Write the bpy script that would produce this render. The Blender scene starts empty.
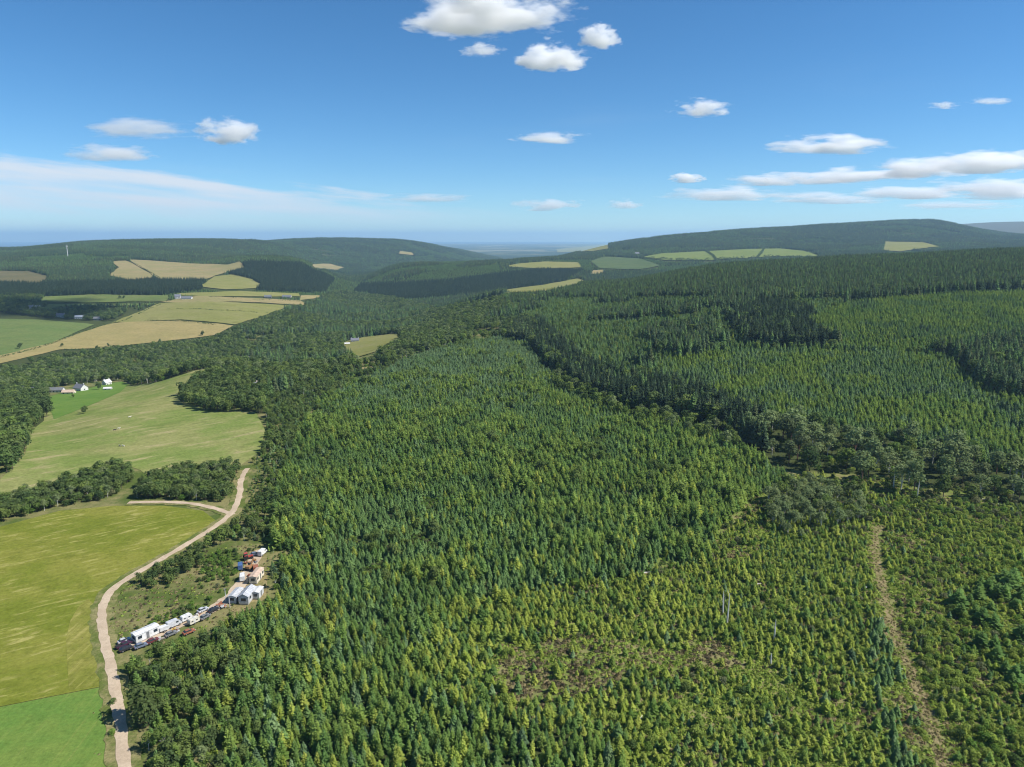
import bpy, bmesh, math, random
import numpy as np
from mathutils import Vector, Matrix

random.seed(7)
RNG = np.random.default_rng(7)
R = math.radians
SC = bpy.context.scene
COL = SC.collection

# ------------------------------------------------------------------ camera, sky, sun, exposure
CAMZ = 120.0
PITCH = R(11.6)
FPX, CX, CY = 710.0, 512.0, 383.5
CP, SP = math.cos(PITCH), math.sin(PITCH)
cam_d = bpy.data.cameras.new('camera')
cam_d.sensor_width = 36.0
cam_d.lens = 36.0 * FPX / 1024.0
cam_d.clip_start = 1.0
cam_d.clip_end = 120000.0
cam = bpy.data.objects.new('camera', cam_d)
cam.location = (0, 0, CAMZ)
cam.rotation_euler = (R(90) - PITCH, 0, 0)
COL.objects.link(cam)
SC.camera = cam

SUN_AZ, SUN_EL = R(97), R(47)          # straight to the right of the view
sun_d = bpy.data.lights.new('sun', 'SUN')
sun_d.energy = 5.0
sun_d.angle = R(0.53)
sun_d.color = (1.0, 0.955, 0.88)
sun = bpy.data.objects.new('sun', sun_d)
sun.rotation_euler = (R(90) - SUN_EL, 0, -SUN_AZ + math.pi)
sdir = Vector((math.sin(SUN_AZ) * math.cos(SUN_EL), math.cos(SUN_AZ) * math.cos(SUN_EL), math.sin(SUN_EL)))
sun.rotation_euler = sdir.to_track_quat('Z', 'Y').to_euler()
sun.location = (0, 0, 900)
COL.objects.link(sun)

SC.view_settings.view_transform = 'Standard'
SC.view_settings.look = 'None'
SC.view_settings.gamma = 1.0
SC.view_settings.use_curve_mapping = False
SC.view_settings.exposure = 0.54

world = bpy.data.worlds.new('World')
SC.world = world
world.use_nodes = True


class NT:
    """tiny node-tree helper"""
    def __init__(self, tree):
        self.t = tree
    def n(self, kind, **kw):
        nd = self.t.nodes.new(kind)
        for k, v in kw.items():
            if k.startswith('_'):
                setattr(nd, k[1:], v)
        for k, v in kw.items():
            if not k.startswith('_'):
                key = int(k[1:]) if k[0] == 'i' and k[1:].isdigit() else k.replace('__', ' ')
                if hasattr(v, 'is_output'):
                    self.t.links.new(v, nd.inputs[key])
                else:
                    nd.inputs[key].default_value = v
        return nd
    def math(self, op, a, b=None, c=None, clamp=False):
        nd = self.t.nodes.new('ShaderNodeMath'); nd.operation = op; nd.use_clamp = clamp
        for i, v in enumerate((a, b, c)):
            if v is None: continue
            if hasattr(v, 'is_output'): self.t.links.new(v, nd.inputs[i])
            else: nd.inputs[i].default_value = v
        return nd.outputs[0]
    def mix(self, f, a, b, mode='MIX'):
        nd = self.t.nodes.new('ShaderNodeMix'); nd.data_type = 'RGBA'; nd.blend_type = mode
        for i, v in ((0, f), (6, a), (7, b)):
            if hasattr(v, 'is_output'): self.t.links.new(v, nd.inputs[i])
            else: nd.inputs[i].default_value = v if i == 0 else (tuple(v) + (1,))[:4]
        return nd.outputs[2]
    def ramp(self, f, lo, hi, smooth=True):
        nd = self.t.nodes.new('ShaderNodeMapRange')
        nd.interpolation_type = 'SMOOTHSTEP' if smooth else 'LINEAR'
        self.t.links.new(f, nd.inputs[0])
        nd.inputs[1].default_value = lo; nd.inputs[2].default_value = hi
        return nd.outputs[0]
    def link(self, a, b):
        self.t.links.new(a, b)


def build_world():
    t = NT(world.node_tree); world.node_tree.nodes.clear()
    sky = t.n('ShaderNodeTexSky')
    sky.sky_type = 'NISHITA'; sky.sun_disc = False
    sky.sun_elevation = SUN_EL; sky.sun_rotation = SUN_AZ
    sky.altitude = 250; sky.air_density = 0.75; sky.dust_density = 0.0; sky.ozone_density = 5.0
    co = t.n('ShaderNodeTexCoord')
    sep = t.n('ShaderNodeSeparateXYZ'); t.link(co.outputs['Generated'], sep.inputs[0])
    x, y, z = sep.outputs
    # high thin cloud sheet lying low over the left horizon: direction -> a plane at 6 km
    zc = t.math('MAXIMUM', z, 0.004)
    px = t.math('DIVIDE', x, zc); py = t.math('DIVIDE', y, zc)
    cmb = t.n('ShaderNodeCombineXYZ'); t.link(px, cmb.inputs[0]); t.link(py, cmb.inputs[1])
    az = t.math('ARCTAN2', x, y)                                    # 0 ahead, + right
    el = t.math('ARCSINE', z)
    mp = t.n('ShaderNodeCombineXYZ'); t.link(t.math('MULTIPLY', az, 5.5), mp.inputs[0]); t.link(t.math('MULTIPLY', t.math('ADD', el, t.math('MULTIPLY', az, 0.09)), 60.0), mp.inputs[1])
    n1 = t.n('ShaderNodeTexNoise', Vector=mp.outputs[0], Scale=1.0, Detail=7.0, Roughness=0.55)
    # upper edge of the sheet sinks from left to right
    top = t.math('SUBTRACT', t.math('MULTIPLY', az, -0.095), -0.037)
    edge = t.math('SUBTRACT', top, el)
    edge = t.math('ADD', edge, t.math('MULTIPLY', t.math('SUBTRACT', n1.outputs[0], 0.5), 0.075))
    m1 = t.ramp(edge, -0.002, 0.014)
    low = t.ramp(el, 0.012, 0.05)
    side = t.ramp(az, 0.05, -0.22)
    streak = t.ramp(n1.outputs[0], 0.32, 0.66)
    veil = t.math('MULTIPLY', t.math('MULTIPLY', m1, side), t.math('ADD', t.math('MULTIPLY', streak, 0.62), 0.38))
    veil = t.math('MULTIPLY', veil, t.math('ADD', t.math('MULTIPLY', low, 0.75), 0.25))
    n2 = t.n('ShaderNodeTexNoise', Vector=cmb.outputs[0], Scale=0.22, Detail=6.0, Roughness=0.55)
    wisp = t.math('MULTIPLY', t.ramp(n2.outputs[0], 0.52, 0.85), t.ramp(el, 0.0, 0.09))
    wisp = t.math('MULTIPLY', wisp, 0.12)
    m = t.math('MAXIMUM', veil, wisp, clamp=True)
    hs = t.n('ShaderNodeHueSaturation', Color=t.mix(1.0, sky.outputs[0], (0.86, 0.985, 1.0), 'MULTIPLY'), Saturation=1.14, Value=1.0)
    c = t.mix(m, hs.outputs[0], (5.6, 6.2, 6.9))
    bg = t.n('ShaderNodeBackground', Color=c, Strength=0.094)
    out = t.n('ShaderNodeOutputWorld'); t.link(bg.outputs[0], out.inputs[0])
build_world()

cy = SC.cycles
cy.use_denoising = True
cy.filter_width = 1.1
cy.denoiser = 'OPENIMAGEDENOISE'
cy.denoising_input_passes = 'RGB_ALBEDO_NORMAL'
cy.max_bounces = 16
cy.diffuse_bounces = 2
cy.glossy_bounces = 1
cy.transmission_bounces = 2
cy.transparent_max_bounces = 4
cy.volume_bounces = 16
cy.use_adaptive_sampling = False
cy.sample_clamp_indirect = 4.0
cy.caustics_reflective = False
cy.caustics_refractive = False

# ------------------------------------------------------------------ terrain heights
# each column: pixel column it runs along, then (distance ahead, height) pairs
TER = {
 -350: [(60,0),(350,2),(500,-8),(700,-26),(850,-36),(1000,-38),(1250,-26),(1500,-10),(2000,12),(2500,35),(3000,52),(3600,58),(4300,45),(5500,0),(9000,-110),(14000,-132)],
 0:    [(60,0),(350,0),(500,-12),(700,-32),(850,-42),(1000,-44),(1250,-30),(1500,-15),(2000,8),(2500,32),(3000,50),(3600,55),(4300,40),(5500,0),(9000,-110),(14000,-132)],
 100:  [(60,0),(350,0),(450,-2),(500,-5),(600,-15),(700,-30),(850,-45),(1000,-50),(1150,-45),(1250,-38),(1500,-22),(1800,-3),(2200,15),(2600,40),(3200,72),(3800,92),(4500,88),(6000,10),(9000,-100),(14000,-130)],
 200:  [(60,0),(400,0),(550,-3),(650,-1),(720,-12),(850,-38),(1000,-50),(1150,-47),(1300,-35),(1500,-20),(1700,-6),(2000,3),(2400,15),(2800,32),(3300,60),(4000,98),(4800,96),(6500,0),(9000,-100),(14000,-130)],
 255:  [(60,0),(450,0),(560,-3),(700,-8),(850,-34),(1000,-46),(1150,-46),(1300,-40),(1600,-26),(1900,-14),(2150,0),(2400,32),(2650,46),(2950,30),(3400,5),(4000,60),(4600,95),(5400,90),(7000,0),(9000,-100),(14000,-130)],
 300:  [(60,0),(500,0),(600,-4),(750,-15),(900,-30),(1050,-42),(1300,-45),(1600,-40),(1900,-32),(2200,-12),(2400,22),(2600,38),(2900,18),(3400,-40),(4000,-45),(4600,20),(5200,85),(5700,105),(6500,90),(8500,0),(12000,-120)],
 350:  [(60,0),(500,1),(650,-2),(850,-20),(1000,-32),(1300,-45),(1600,-52),(1900,-60),(2200,-64),(2600,-60),(2900,-62),(3400,-68),(4000,-70),(4700,-20),(5400,65),(6000,104),(6800,85),(8800,0),(12500,-120)],
 400:  [(60,0),(500,2),(700,0),(850,-8),(1000,-20),(1300,-40),(1600,-50),(1900,-58),(2200,-44),(2600,2),(2850,12),(3300,-30),(4000,-80),(4800,-45),(5500,40),(6200,100),(7000,80),(9000,0),(13000,-120)],
 470:  [(60,0),(500,3),(800,4),(1000,0),(1300,0),(1600,-25),(1900,-45),(2200,-28),(2600,12),(2900,20),(3300,-10),(4000,-60),(5500,-60),(6500,-30),(7500,-20),(9000,-70),(13000,-125)],
 512:  [(60,0),(500,4),(800,8),(1000,12),(1300,18),(1400,16),(1600,-5),(1900,-30),(2100,-32),(2400,-5),(2700,15),(3000,22),(3300,15),(3800,-30),(5000,-80),(7000,-110),(10000,-122)],
 620:  [(60,0),(500,8),(800,19),(1000,26),(1300,30),(1450,26),(1700,0),(2100,-20),(2600,10),(3000,25),(3500,45),(4000,70),(4500,84),(5000,86),(6000,20),(9000,-110)],
 720:  [(60,0),(350,5),(500,12),(700,28),(1000,52),(1250,61),(1350,60),(1700,30),(2300,0),(3000,40),(3500,58),(4000,100),(4600,160),(5200,155),(6500,50),(9000,-50),(13000,-120)],
 820:  [(60,0),(350,6),(500,15),(700,36),(1000,60),(1250,70),(1400,71),(1700,45),(2300,20),(3000,45),(3300,57),(3700,75),(4300,145),(5000,200),(5600,195),(7000,80),(10000,0),(14000,-100)],
 920:  [(60,0),(350,7),(500,18),(700,42),(1000,66),(1250,77),(1400,79),(1700,60),(2300,30),(3000,55),(3500,82),(3800,95),(4500,185),(5200,238),(5800,232),(7500,100),(9000,150),(10500,270),(13000,200),(17000,0)],
 1024: [(60,0),(350,8),(500,20),(700,45),(1000,72),(1250,86),(1400,89),(1700,70),(2300,50),(3000,60),(3800,88),(4500,115),(5200,125),(6000,105),(7500,110),(9000,250),(10500,350),(13000,330),(17000,50)],
 1400: [(60,0),(350,10),(500,22),(700,48),(1000,78),(1250,95),(1400,100),(1700,90),(2300,80),(3000,80),(3800,90),(5000,100),(7500,120),(9000,250),(10500,340),(13000,320),(17000,50)],
}

def pchip(xk, yk, xq):
    xk = np.asarray(xk, float); yk = np.asarray(yk, float)
    h = np.diff(xk); d = np.diff(yk) / h
    m = np.zeros_like(yk); m[0], m[-1] = d[0], d[-1]
    for i in range(1, len(yk) - 1):
        if d[i-1] * d[i] > 0:
            w1, w2 = 2*h[i] + h[i-1], h[i] + 2*h[i-1]
            m[i] = (w1 + w2) / (w1/d[i-1] + w2/d[i])
    xq = np.clip(xq, xk[0], xk[-1])
    i = np.clip(np.searchsorted(xk, xq) - 1, 0, len(xk) - 2)
    t = (xq - xk[i]) / h[i]
    return ((2*t**3 - 3*t**2 + 1) * yk[i] + (t**3 - 2*t**2 + t) * h[i] * m[i]
            + (-2*t**3 + 3*t**2) * yk[i+1] + (t**3 - t**2) * h[i] * m[i+1])

LY0, LY1, NLY, NLA = math.log(60.0), math.log(20000.0), 500, 400
A0, A1 = (-350 - CX) / 724.0, (1400 - CX) / 724.0
_ly = np.linspace(LY0, LY1, NLY)
_cols = sorted(TER)
_tab = np.array([pchip([math.log(p[0]) for p in TER[c] + [(20000, -132)]], [p[1] for p in TER[c] + [(20000, -132)]], _ly) for c in _cols])
_ak = np.array([(c - CX) / 724.0 for c in _cols])
_aq = np.linspace(A0, A1, NLA)
HT = np.array([pchip(_ak, _tab[:, j], _aq) for j in range(NLY)]).T      # [a, ly]
for _ in range(6):                                                        # soften the creases between columns
    P = np.pad(HT, ((2, 2), (0, 0)), mode='edge')
    HT = (P[:-4] + 2*P[1:-3] + 3*P[2:-2] + 2*P[3:-1] + P[4:]) / 9.0

def vnoise(x, y, seed=0):
    """smooth value noise, about -1..1"""
    xi, yi = np.floor(x).astype(np.int64), np.floor(y).astype(np.int64)
    fx, fy = x - xi, y - yi
    fx, fy = fx*fx*(3-2*fx), fy*fy*(3-2*fy)
    def h(a, b):
        n = (a * 374761393 + b * 668265263 + seed * 974711) & 0x7fffffff
        n = ((n ^ (n >> 13)) * 1274126177) & 0x7fffffff
        return ((n ^ (n >> 16)) & 0xffff) / 32767.5 - 1.0
    return (h(xi, yi)*(1-fx) + h(xi+1, yi)*fx)*(1-fy) + (h(xi, yi+1)*(1-fx) + h(xi+1, yi+1)*fx)*fy

def fbm(x, y, s, seed=0, o=3):
    r = 0; a = 1; tot = 0
    for i in range(o):
        r = r + a * vnoise(x/s + 17.3*i, y/s - 9.1*i, seed + i); tot += a; a *= .5; s *= .5
    return r / tot

def ground(x, y):
    x = np.asarray(x, float); y = np.asarray(y, float)
    ye = np.maximum(y, 60.0)
    a = np.clip(x / ye, A0, A1)
    fa = (a - A0) / (A1 - A0) * (NLA - 1)
    fl = (np.log(np.minimum(ye, 20000.0)) - LY0) / (LY1 - LY0) * (NLY - 1)
    ia = np.clip(fa.astype(int), 0, NLA - 2); il = np.clip(fl.astype(int), 0, NLY - 2)
    ta, tl = fa - ia, fl - il
    z = (HT[ia, il]*(1-ta) + HT[ia+1, il]*ta)*(1-tl) + (HT[ia, il+1]*(1-ta) + HT[ia+1, il+1]*ta)*tl
    amp = np.clip((ye - 1800.0) / 2500.0, 0, 1) * np.clip((9000 - ye) / 3000.0, 0, 1)
    z = z + amp * 16.0 * fbm(x, y, 900.0, 3) + 0.9 * fbm(x, y, 90.0, 5, 2) * np.clip((20000 - ye) / 5000, 0, 1)
    return z

def project(x, y, z):
    d = y*CP - (z - CAMZ)*SP
    v = (y*SP + (z - CAMZ)*CP) / d
    return CX + FPX * x / d, CY - FPX * v, d

_RY = np.exp(np.linspace(math.log(70.0), math.log(30000.0), 3500))
def cast(px, py, ymin=70.0):
    """where the line of sight through a pixel first meets the ground"""
    u, v = (px - CX) / FPX, (CY - py) / FPX
    k = CP + v*SP
    ys = _RY[_RY >= ymin]
    xs = ys * u / k
    zr = CAMZ + ys * (v*CP - SP) / k
    d = zr - ground(xs, ys)
    i = np.argmax(d < 0)
    if d[i] >= 0:
        i = len(ys) - 1
        return np.array([xs[i], ys[i], ground(xs[i], ys[i])])
    if i == 0:
        i = 1
    t = d[i-1] / (d[i-1] - d[i])
    X = xs[i-1] + t*(xs[i]-xs[i-1]); Y = ys[i-1] + t*(ys[i]-ys[i-1])
    return np.array([X, Y, float(ground(X, Y))])

def world_poly(pts, ymin=70.0, step=6.0):
    out = []
    for (a, b), (c, d) in zip(pts, pts[1:] + pts[:1]):
        n = max(1, int(math.hypot(c-a, d-b) / step))
        for i in range(n):
            out.append(cast(a + (c-a)*i/n, b + (d-b)*i/n, ymin)[:2])
    return np.array(out)

def inside(px, py, poly):
    poly = np.asarray(poly, float)
    r = np.zeros(np.shape(px), bool)
    x0, y0 = poly[-1]
    for x1, y1 in poly:
        if y0 != y1:
            c = ((y1 > py) != (y0 > py)) & (px < (x0 - x1) * (py - y1) / (y0 - y1) + x1)
            r ^= c
        x0, y0 = x1, y1
    return r

def seg_dist(x, y, line):
    d = np.full(np.shape(x), 1e9)
    for (ax, ay), (bx, by) in zip(line[:-1], line[1:]):
        L = (bx-ax)**2 + (by-ay)**2 + 1e-9
        t = np.clip(((x-ax)*(bx-ax) + (y-ay)*(by-ay)) / L, 0, 1)
        d = np.minimum(d, np.hypot(x-ax-t*(bx-ax), y-ay-t*(by-ay)))
    return d

# ------------------------------------------------------------------ materials
MATS = {}
def pmat(name, rgb, rough=0.8, metal=0.0, noise=0.12, scale=3.0, spec=0.3, bump=0.0):
    if name in MATS: return MATS[name]
    m = bpy.data.materials.new(name); m.use_nodes = True
    t = NT(m.node_tree); m.node_tree.nodes.clear()
    co = t.n('ShaderNodeTexCoord')
    n = t.n('ShaderNodeTexNoise', Vector=co.outputs['Object'], Scale=scale, Detail=4.0)
    f = t.math('ADD', t.math('MULTIPLY', t.math('SUBTRACT', n.outputs[0], 0.5), 2*noise*1.6), 1.0)
    vm = t.n('ShaderNodeVectorMath', _operation='SCALE'); vm.inputs[0].default_value = rgb; t.link(f, vm.inputs['Scale'])
    b = t.n('ShaderNodeBsdfPrincipled', Roughness=rough, Metallic=metal)
    b.inputs['Specular IOR Level'].default_value = spec
    t.link(vm.outputs[0], b.inputs['Base Color'])
    if bump:
        bp = t.n('ShaderNodeBump', Strength=0.5, Distance=bump, Height=n.outputs[0]); t.link(bp.outputs[0], b.inputs['Normal'])
    o = t.n('ShaderNodeOutputMaterial'); t.link(b.outputs[0], o.inputs[0])
    MATS[name] = m
    return m

def leaf_mat(name, c1, c2, transl=0.28):
    transl = transl*.7 + .22
    """foliage: every tree and every clump gets a slightly different green"""
    if name in MATS: return MATS[name]
    m = bpy.data.materials.new(name); m.use_nodes = True
    t = NT(m.node_tree); m.node_tree.nodes.clear()
    oi = t.n('ShaderNodeObjectInfo')
    geo = t.n('ShaderNodeNewGeometry')
    n = t.n('ShaderNodeTexNoise', Vector=geo.outputs['Position'], Scale=0.9, Detail=2.0)
    f = t.math('ADD', t.math('MULTIPLY', oi.outputs['Random'], 0.75), t.math('MULTIPLY', t.math('SUBTRACT', n.outputs[0], 0.4), 0.9), clamp=True)
    c = t.mix(f, c1, c2)
    br = t.math('ADD', t.math('MULTIPLY', t.math('FRACT', t.math('MULTIPLY', oi.outputs['Random'], 37.0)), 0.34), 0.86)
    vm = t.n('ShaderNodeVectorMath', _operation='SCALE'); t.link(c, vm.inputs[0]); t.link(br, vm.inputs['Scale'])
    d = t.n('ShaderNodeBsdfDiffuse', Color=vm.outputs[0])
    tc = t.mix(0.35, vm.outputs[0], (1.0, 1.0, 0.2), 'MULTIPLY')
    tr = t.n('ShaderNodeBsdfTranslucent', Color=tc)
    mx = t.n('ShaderNodeMixShader', i0=transl, i1=d.outputs[0], i2=tr.outputs[0])
    o = t.n('ShaderNodeOutputMaterial'); t.link(mx.outputs[0], o.inputs[0])
    MATS[name] = m
    return m

def field_mat(name, cols, big=40.0, streak=None, fine=1.5, bump=0.15, stripe=None, contrast=1.0):
    """grass or crop: three colours mixed by broad patches, wind-laid streaks, tufts and fine grain"""
    m = bpy.data.materials.new(name); m.use_nodes = True
    t = NT(m.node_tree); m.node_tree.nodes.clear()
    geo = t.n('ShaderNodeNewGeometry')
    P = geo.outputs['Position']
    n1 = t.n('ShaderNodeTexNoise', Vector=P, Scale=1.0/big, Detail=5.0, Roughness=0.62)
    n2 = t.n('ShaderNodeTexNoise', Vector=P, Scale=1.0/fine, Detail=3.0, Roughness=0.7)
    n3 = t.n('ShaderNodeTexNoise', Vector=P, Scale=1.0/(fine*6), Detail=5.0, Roughness=0.65)
    c = t.mix(t.ramp(n1.outputs[0], 0.40, 0.60), cols[0], cols[1])
    if streak:
        ang, ln, wd, amt = streak
        m0 = t.n('ShaderNodeMapping', _vector_type='POINT', Vector=P)
        m0.inputs['Rotation'].default_value = (0, 0, ang)
        mp = t.n('ShaderNodeMapping', _vector_type='POINT', Vector=m0.outputs[0])
        mp.inputs['Scale'].default_value = (1.0/ln, 1.0/wd, 1.0/ln)
        ns = t.n('ShaderNodeTexNoise', Vector=mp.outputs[0], Scale=1.0, Detail=4.0, Roughness=0.62, Distortion=0.5)
        n5 = t.n('ShaderNodeTexNoise', Vector=P, Scale=1.0/(big*.5), Detail=2.0)
        sm = t.math('MULTIPLY', t.ramp(ns.outputs[0], 0.52, 0.66), t.ramp(n5.outputs[0], 0.36, 0.58))
        c = t.mix(t.math('MULTIPLY', sm, amt), c, cols[2])
        dk = t.math('MULTIPLY', t.ramp(ns.outputs[0], 0.48, 0.36), 0.30*amt)
        c = t.mix(dk, c, tuple(q*.55 for q in cols[0]))
    c = t.mix(t.math('MULTIPLY', t.ramp(n3.outputs[0], 0.50, 0.66), 0.42), c, cols[2] if not streak else cols[1])
    c = t.mix(t.math('MULTIPLY', t.ramp(n3.outputs[0], 0.46, 0.32), 0.35), c, tuple(q*.65 for q in cols[0]))
    if stripe:
        ang, wd, amt = stripe
        mp = t.n('ShaderNodeMapping', _vector_type='POINT', Vector=P)
        mp.inputs['Rotation'].default_value = (0, 0, ang)
        w = t.n('ShaderNodeTexWave', Vector=mp.outputs[0], Scale=0.314/wd, Distortion=2.5, Detail=3.0, Detail__Scale=1.0)
        c = t.mix(t.math('MULTIPLY', t.ramp(w.outputs[0], 0.60, 0.95), amt), c, cols[2])
    g = t.math('ADD', t.math('MULTIPLY', t.math('SUBTRACT', n2.outputs[0], 0.5), 1.5*contrast), 1.0)
    vm = t.n('ShaderNodeVectorMath', _operation='SCALE'); t.link(c, vm.inputs[0]); t.link(g, vm.inputs['Scale'])
    bp = t.n('ShaderNodeBump', Strength=0.8, Distance=bump, Height=n2.outputs[0])
    b = t.n('ShaderNodeBsdfDiffuse', Color=vm.outputs[0], Normal=bp.outputs[0])
    o = t.n('ShaderNodeOutputMaterial'); t.link(b.outputs[0], o.inputs[0])
    MATS[name] = m
    return m

# ------------------------------------------------------------------ object helpers
def mesh_obj(name, verts, faces, mat, parent=None, smooth=False, mats=None, midx=None):
    me = bpy.data.meshes.new(name)
    me.from_pydata([tuple(v) for v in verts], [], [tuple(f) for f in faces])
    for m in (mats or [mat]): me.materials.append(m)
    if midx is not None: me.polygons.foreach_set('material_index', np.asarray(midx, np.int32))
    if smooth: me.polygons.foreach_set('use_smooth', np.ones(len(me.polygons), bool))
    me.update()
    o = bpy.data.objects.new(name, me); COL.objects.link(o)
    if parent is not None: o.parent = parent
    return o

def tag(o, label=None, cat=None, group=None, kind=None):
    if label: o['label'] = label
    if cat: o['category'] = cat
    if group: o['group'] = group
    if kind: o['kind'] = kind
    return o

def empty(name, loc, rz=0.0):
    o = bpy.data.objects.new(name, None); COL.objects.link(o)
    o.location = loc; o.rotation_euler = (0, 0, rz); o.empty_display_size = 0.5
    return o

# ------------------------------------------------------------------ layout, in photograph pixels on the ground
FIELDS = {}
TRACK_PX = [(126,800),(125,767),(122,735),(117,700),(111,668),(105,640),(100,618),(99,606),(104,596),(118,584),(145,569),(180,549),(205,534),(222,523),(233,515),(240,506),(242,497),(240,488),(238,481),(241,474),(248,468)]
DRIVE_PX = [(112,650),(135,642),(160,634),(185,624),(210,612),(230,601),(238,590),(246,576),(253,562),(262,550)]
RIDE_PX = [(960,830),(945,767),(932,725),(916,685),(903,655),(892,625),(884,590),(876,560),(872,535),(884,519)]
SPUR_PX = [(233,515),(216,508),(190,503),(160,502),(128,503)]
def line_w(pts, step=8.0):
    out = []
    for (a, b), (c, d) in zip(pts[:-1], pts[1:]):
        n = max(1, int(math.hypot(c-a, d-b)/step))
        for i in range(n): out.append(cast(a+(c-a)*i/n, b+(d-b)*i/n)[:2])
    out.append(cast(*pts[-1])[:2])
    out = np.array(out)
    for _ in range(3):
        q = out.copy(); q[1:-1] = (out[:-2] + 2*out[1:-1] + out[2:]) / 4; out = q
    return out
TRACK, DRIVE, RIDE, SPUR = line_w(TRACK_PX), line_w(DRIVE_PX), line_w(RIDE_PX), line_w(SPUR_PX)

BARLEY = [(-90,548),(0,527),(60,511),(112,506),(165,506),(203,511),(216,521),(208,532),(186,543),(150,563),(122,580),(103,592),(96.5,605),(96.5,620),(101,650),(106,686),(60,695),(0,707),(-110,729)]
CROP = [(-110,729.4),(0,707.4),(60,695.4),(106,686.4),(112,712),(115,740),(117,767),(118,800),(-140,800)]
MEADOW = [(-60,500),(0,496),(40,486),(90,477),(118,463),(140,470),(150,478),(240,466),(260,452),(265,430),(256,413),(235,406),(205,409),(180,401),(178,393),(200,380),(214,368),(195,371),(160,382),(132,386),(126,382),(104,385),(82,394),(60,400),(44,403),(44,421),(30,432),(25,455),(0,480),(-60,494)]
LAWN = [(47,398),(54,420),(85,408),(120,393),(128,385),(122,382),(104,385),(85,390),(60,394)]
ROUGH = [(112,600),(128,585),(160,568),(200,552),(235,545),(268,545),(272,560),(266,606),(232,618),(196,632),(150,648),(124,654),(113,640),(108,620)]
FAR = [   # (name, polygon, material key, label for the field)
 ('stubble_field', [(-80,378),(0,364),(60,350),(110,348),(170,341),(215,336),(235,326),(180,321),(130,322),(110,324),(60,340),(-80,372)], 'straw'),
 ('pasture_field', [(112,323),(182,320),(236,325),(262,317),(290,306),(240,303),(195,301),(160,304),(140,312)], 'pale'),
 ('stubble_field', [(160,303),(240,302),(292,305),(309,306),(300,301),(240,298),(200,296),(175,300)], 'straw2'),
 ('pasture_field', [(-80,368),(0,356),(50,344),(95,325),(40,320),(-80,318)], 'deep'),
 ('pasture_field', [(40,302),(90,303),(165,302),(172,296),(90,295),(45,297)], 'green'),
 ('pasture_field', [(42,310),(70,307),(150,306),(158,304),(90,304.5),(50,304.5)], 'green'),
 ('pasture_field', [(180,296),(240,297),(300,297),(300,294),(240,291.5),(178,294)], 'pale'),
 ('stubble_field', [(108,277),(130,281),(155,279),(150,274),(140,268),(126,261),(112,262),(118,268)], 'straw2'),
 ('stubble_field', [(128,260),(160,280),(205,280),(222,274),(245,268),(240,262),(228,265),(190,264),(150,261)], 'straw2'),
 ('pasture_field', [(200,287),(225,290),(256,289),(262,285),(250,279),(232,275),(215,277)], 'pale'),
 ('heath_field', [(-80,292),(0,282),(40,284),(50,277),(30,272),(-80,270)], 'heath'),
 ('pasture_field', [(344,352),(360,357),(376,352),(405,336),(396,334),(362,338),(343,343)], 'pale'),
 ('stubble_field', [(336,377),(352,373),(376,369),(372,367),(340,371)], 'straw2'),
 ('stubble_field', [(300,301),(316,299),(327,296),(300,296)], 'straw2'),
 ('pasture_field', [(503,267),(540,269),(582,268),(578,263),(545,262),(520,264)], 'pale'),
 ('pasture_field', [(556,253),(590,252),(609,249),(608,245),(585,247),(556,250)], 'pale'),
 ('pasture_field', [(640,258),(665,260.5),(705,261),(770,257),(822,257),(805,251.5),(780,249),(750,249.5),(700,252),(660,254)], 'bright'),
 ('pasture_field', [(884,251),(900,252),(938,247),(925,243),(885,242)], 'pale'),
 ('stubble_field', [(312,269),(335,271),(345,268),(330,264),(312,265)], 'straw2'),
 ('stubble_field', [(398,254),(415,256),(412,253),(400,251.5)], 'straw2'),
 ('pasture_field', [(590,262),(600,269),(640,270),(660,266),(640,259),(605,257)], 'deep2'),
 ('stubble_field', [(590,275),(604,274),(602,270.5),(592,271)], 'straw2'),
 ('clearing', [(500,294),(545,292),(572,287),(586,282),(578,279),(545,285),(508,290)], 'pale'),
]
STREAK_C = {
 'straw': [(0.284,0.232,0.099),(0.249,0.211,0.086),(0.198,0.185,0.073)],
 'straw2': [(0.267,0.215,0.103),(0.224,0.202,0.086),(0.189,0.172,0.077)],
 'pale': [(0.181,0.185,0.056),(0.206,0.198,0.073),(0.146,0.163,0.047)],
 'green': [(0.112,0.150,0.043),(0.133,0.159,0.052),(0.095,0.129,0.039)],
 'deep': [(0.105,0.150,0.046),(0.125,0.160,0.052),(0.09,0.13,0.042)],
 '_old': [(0.065,0.103,0.039),(0.077,0.116,0.043),(0.056,0.086,0.034)],
  'deep2': [(0.073,0.107,0.043),(0.090,0.120,0.047),(0.065,0.095,0.039)],
 'bright': [(0.135,0.175,0.045),(0.160,0.190,0.056),(0.12,0.15,0.042)],
 '_old2': [(0.146,0.198,0.039),(0.172,0.211,0.052),(0.129,0.172,0.039)],
 'heath': [(0.112,0.107,0.052),(0.138,0.120,0.060),(0.086,0.086,0.043)],
}
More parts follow.
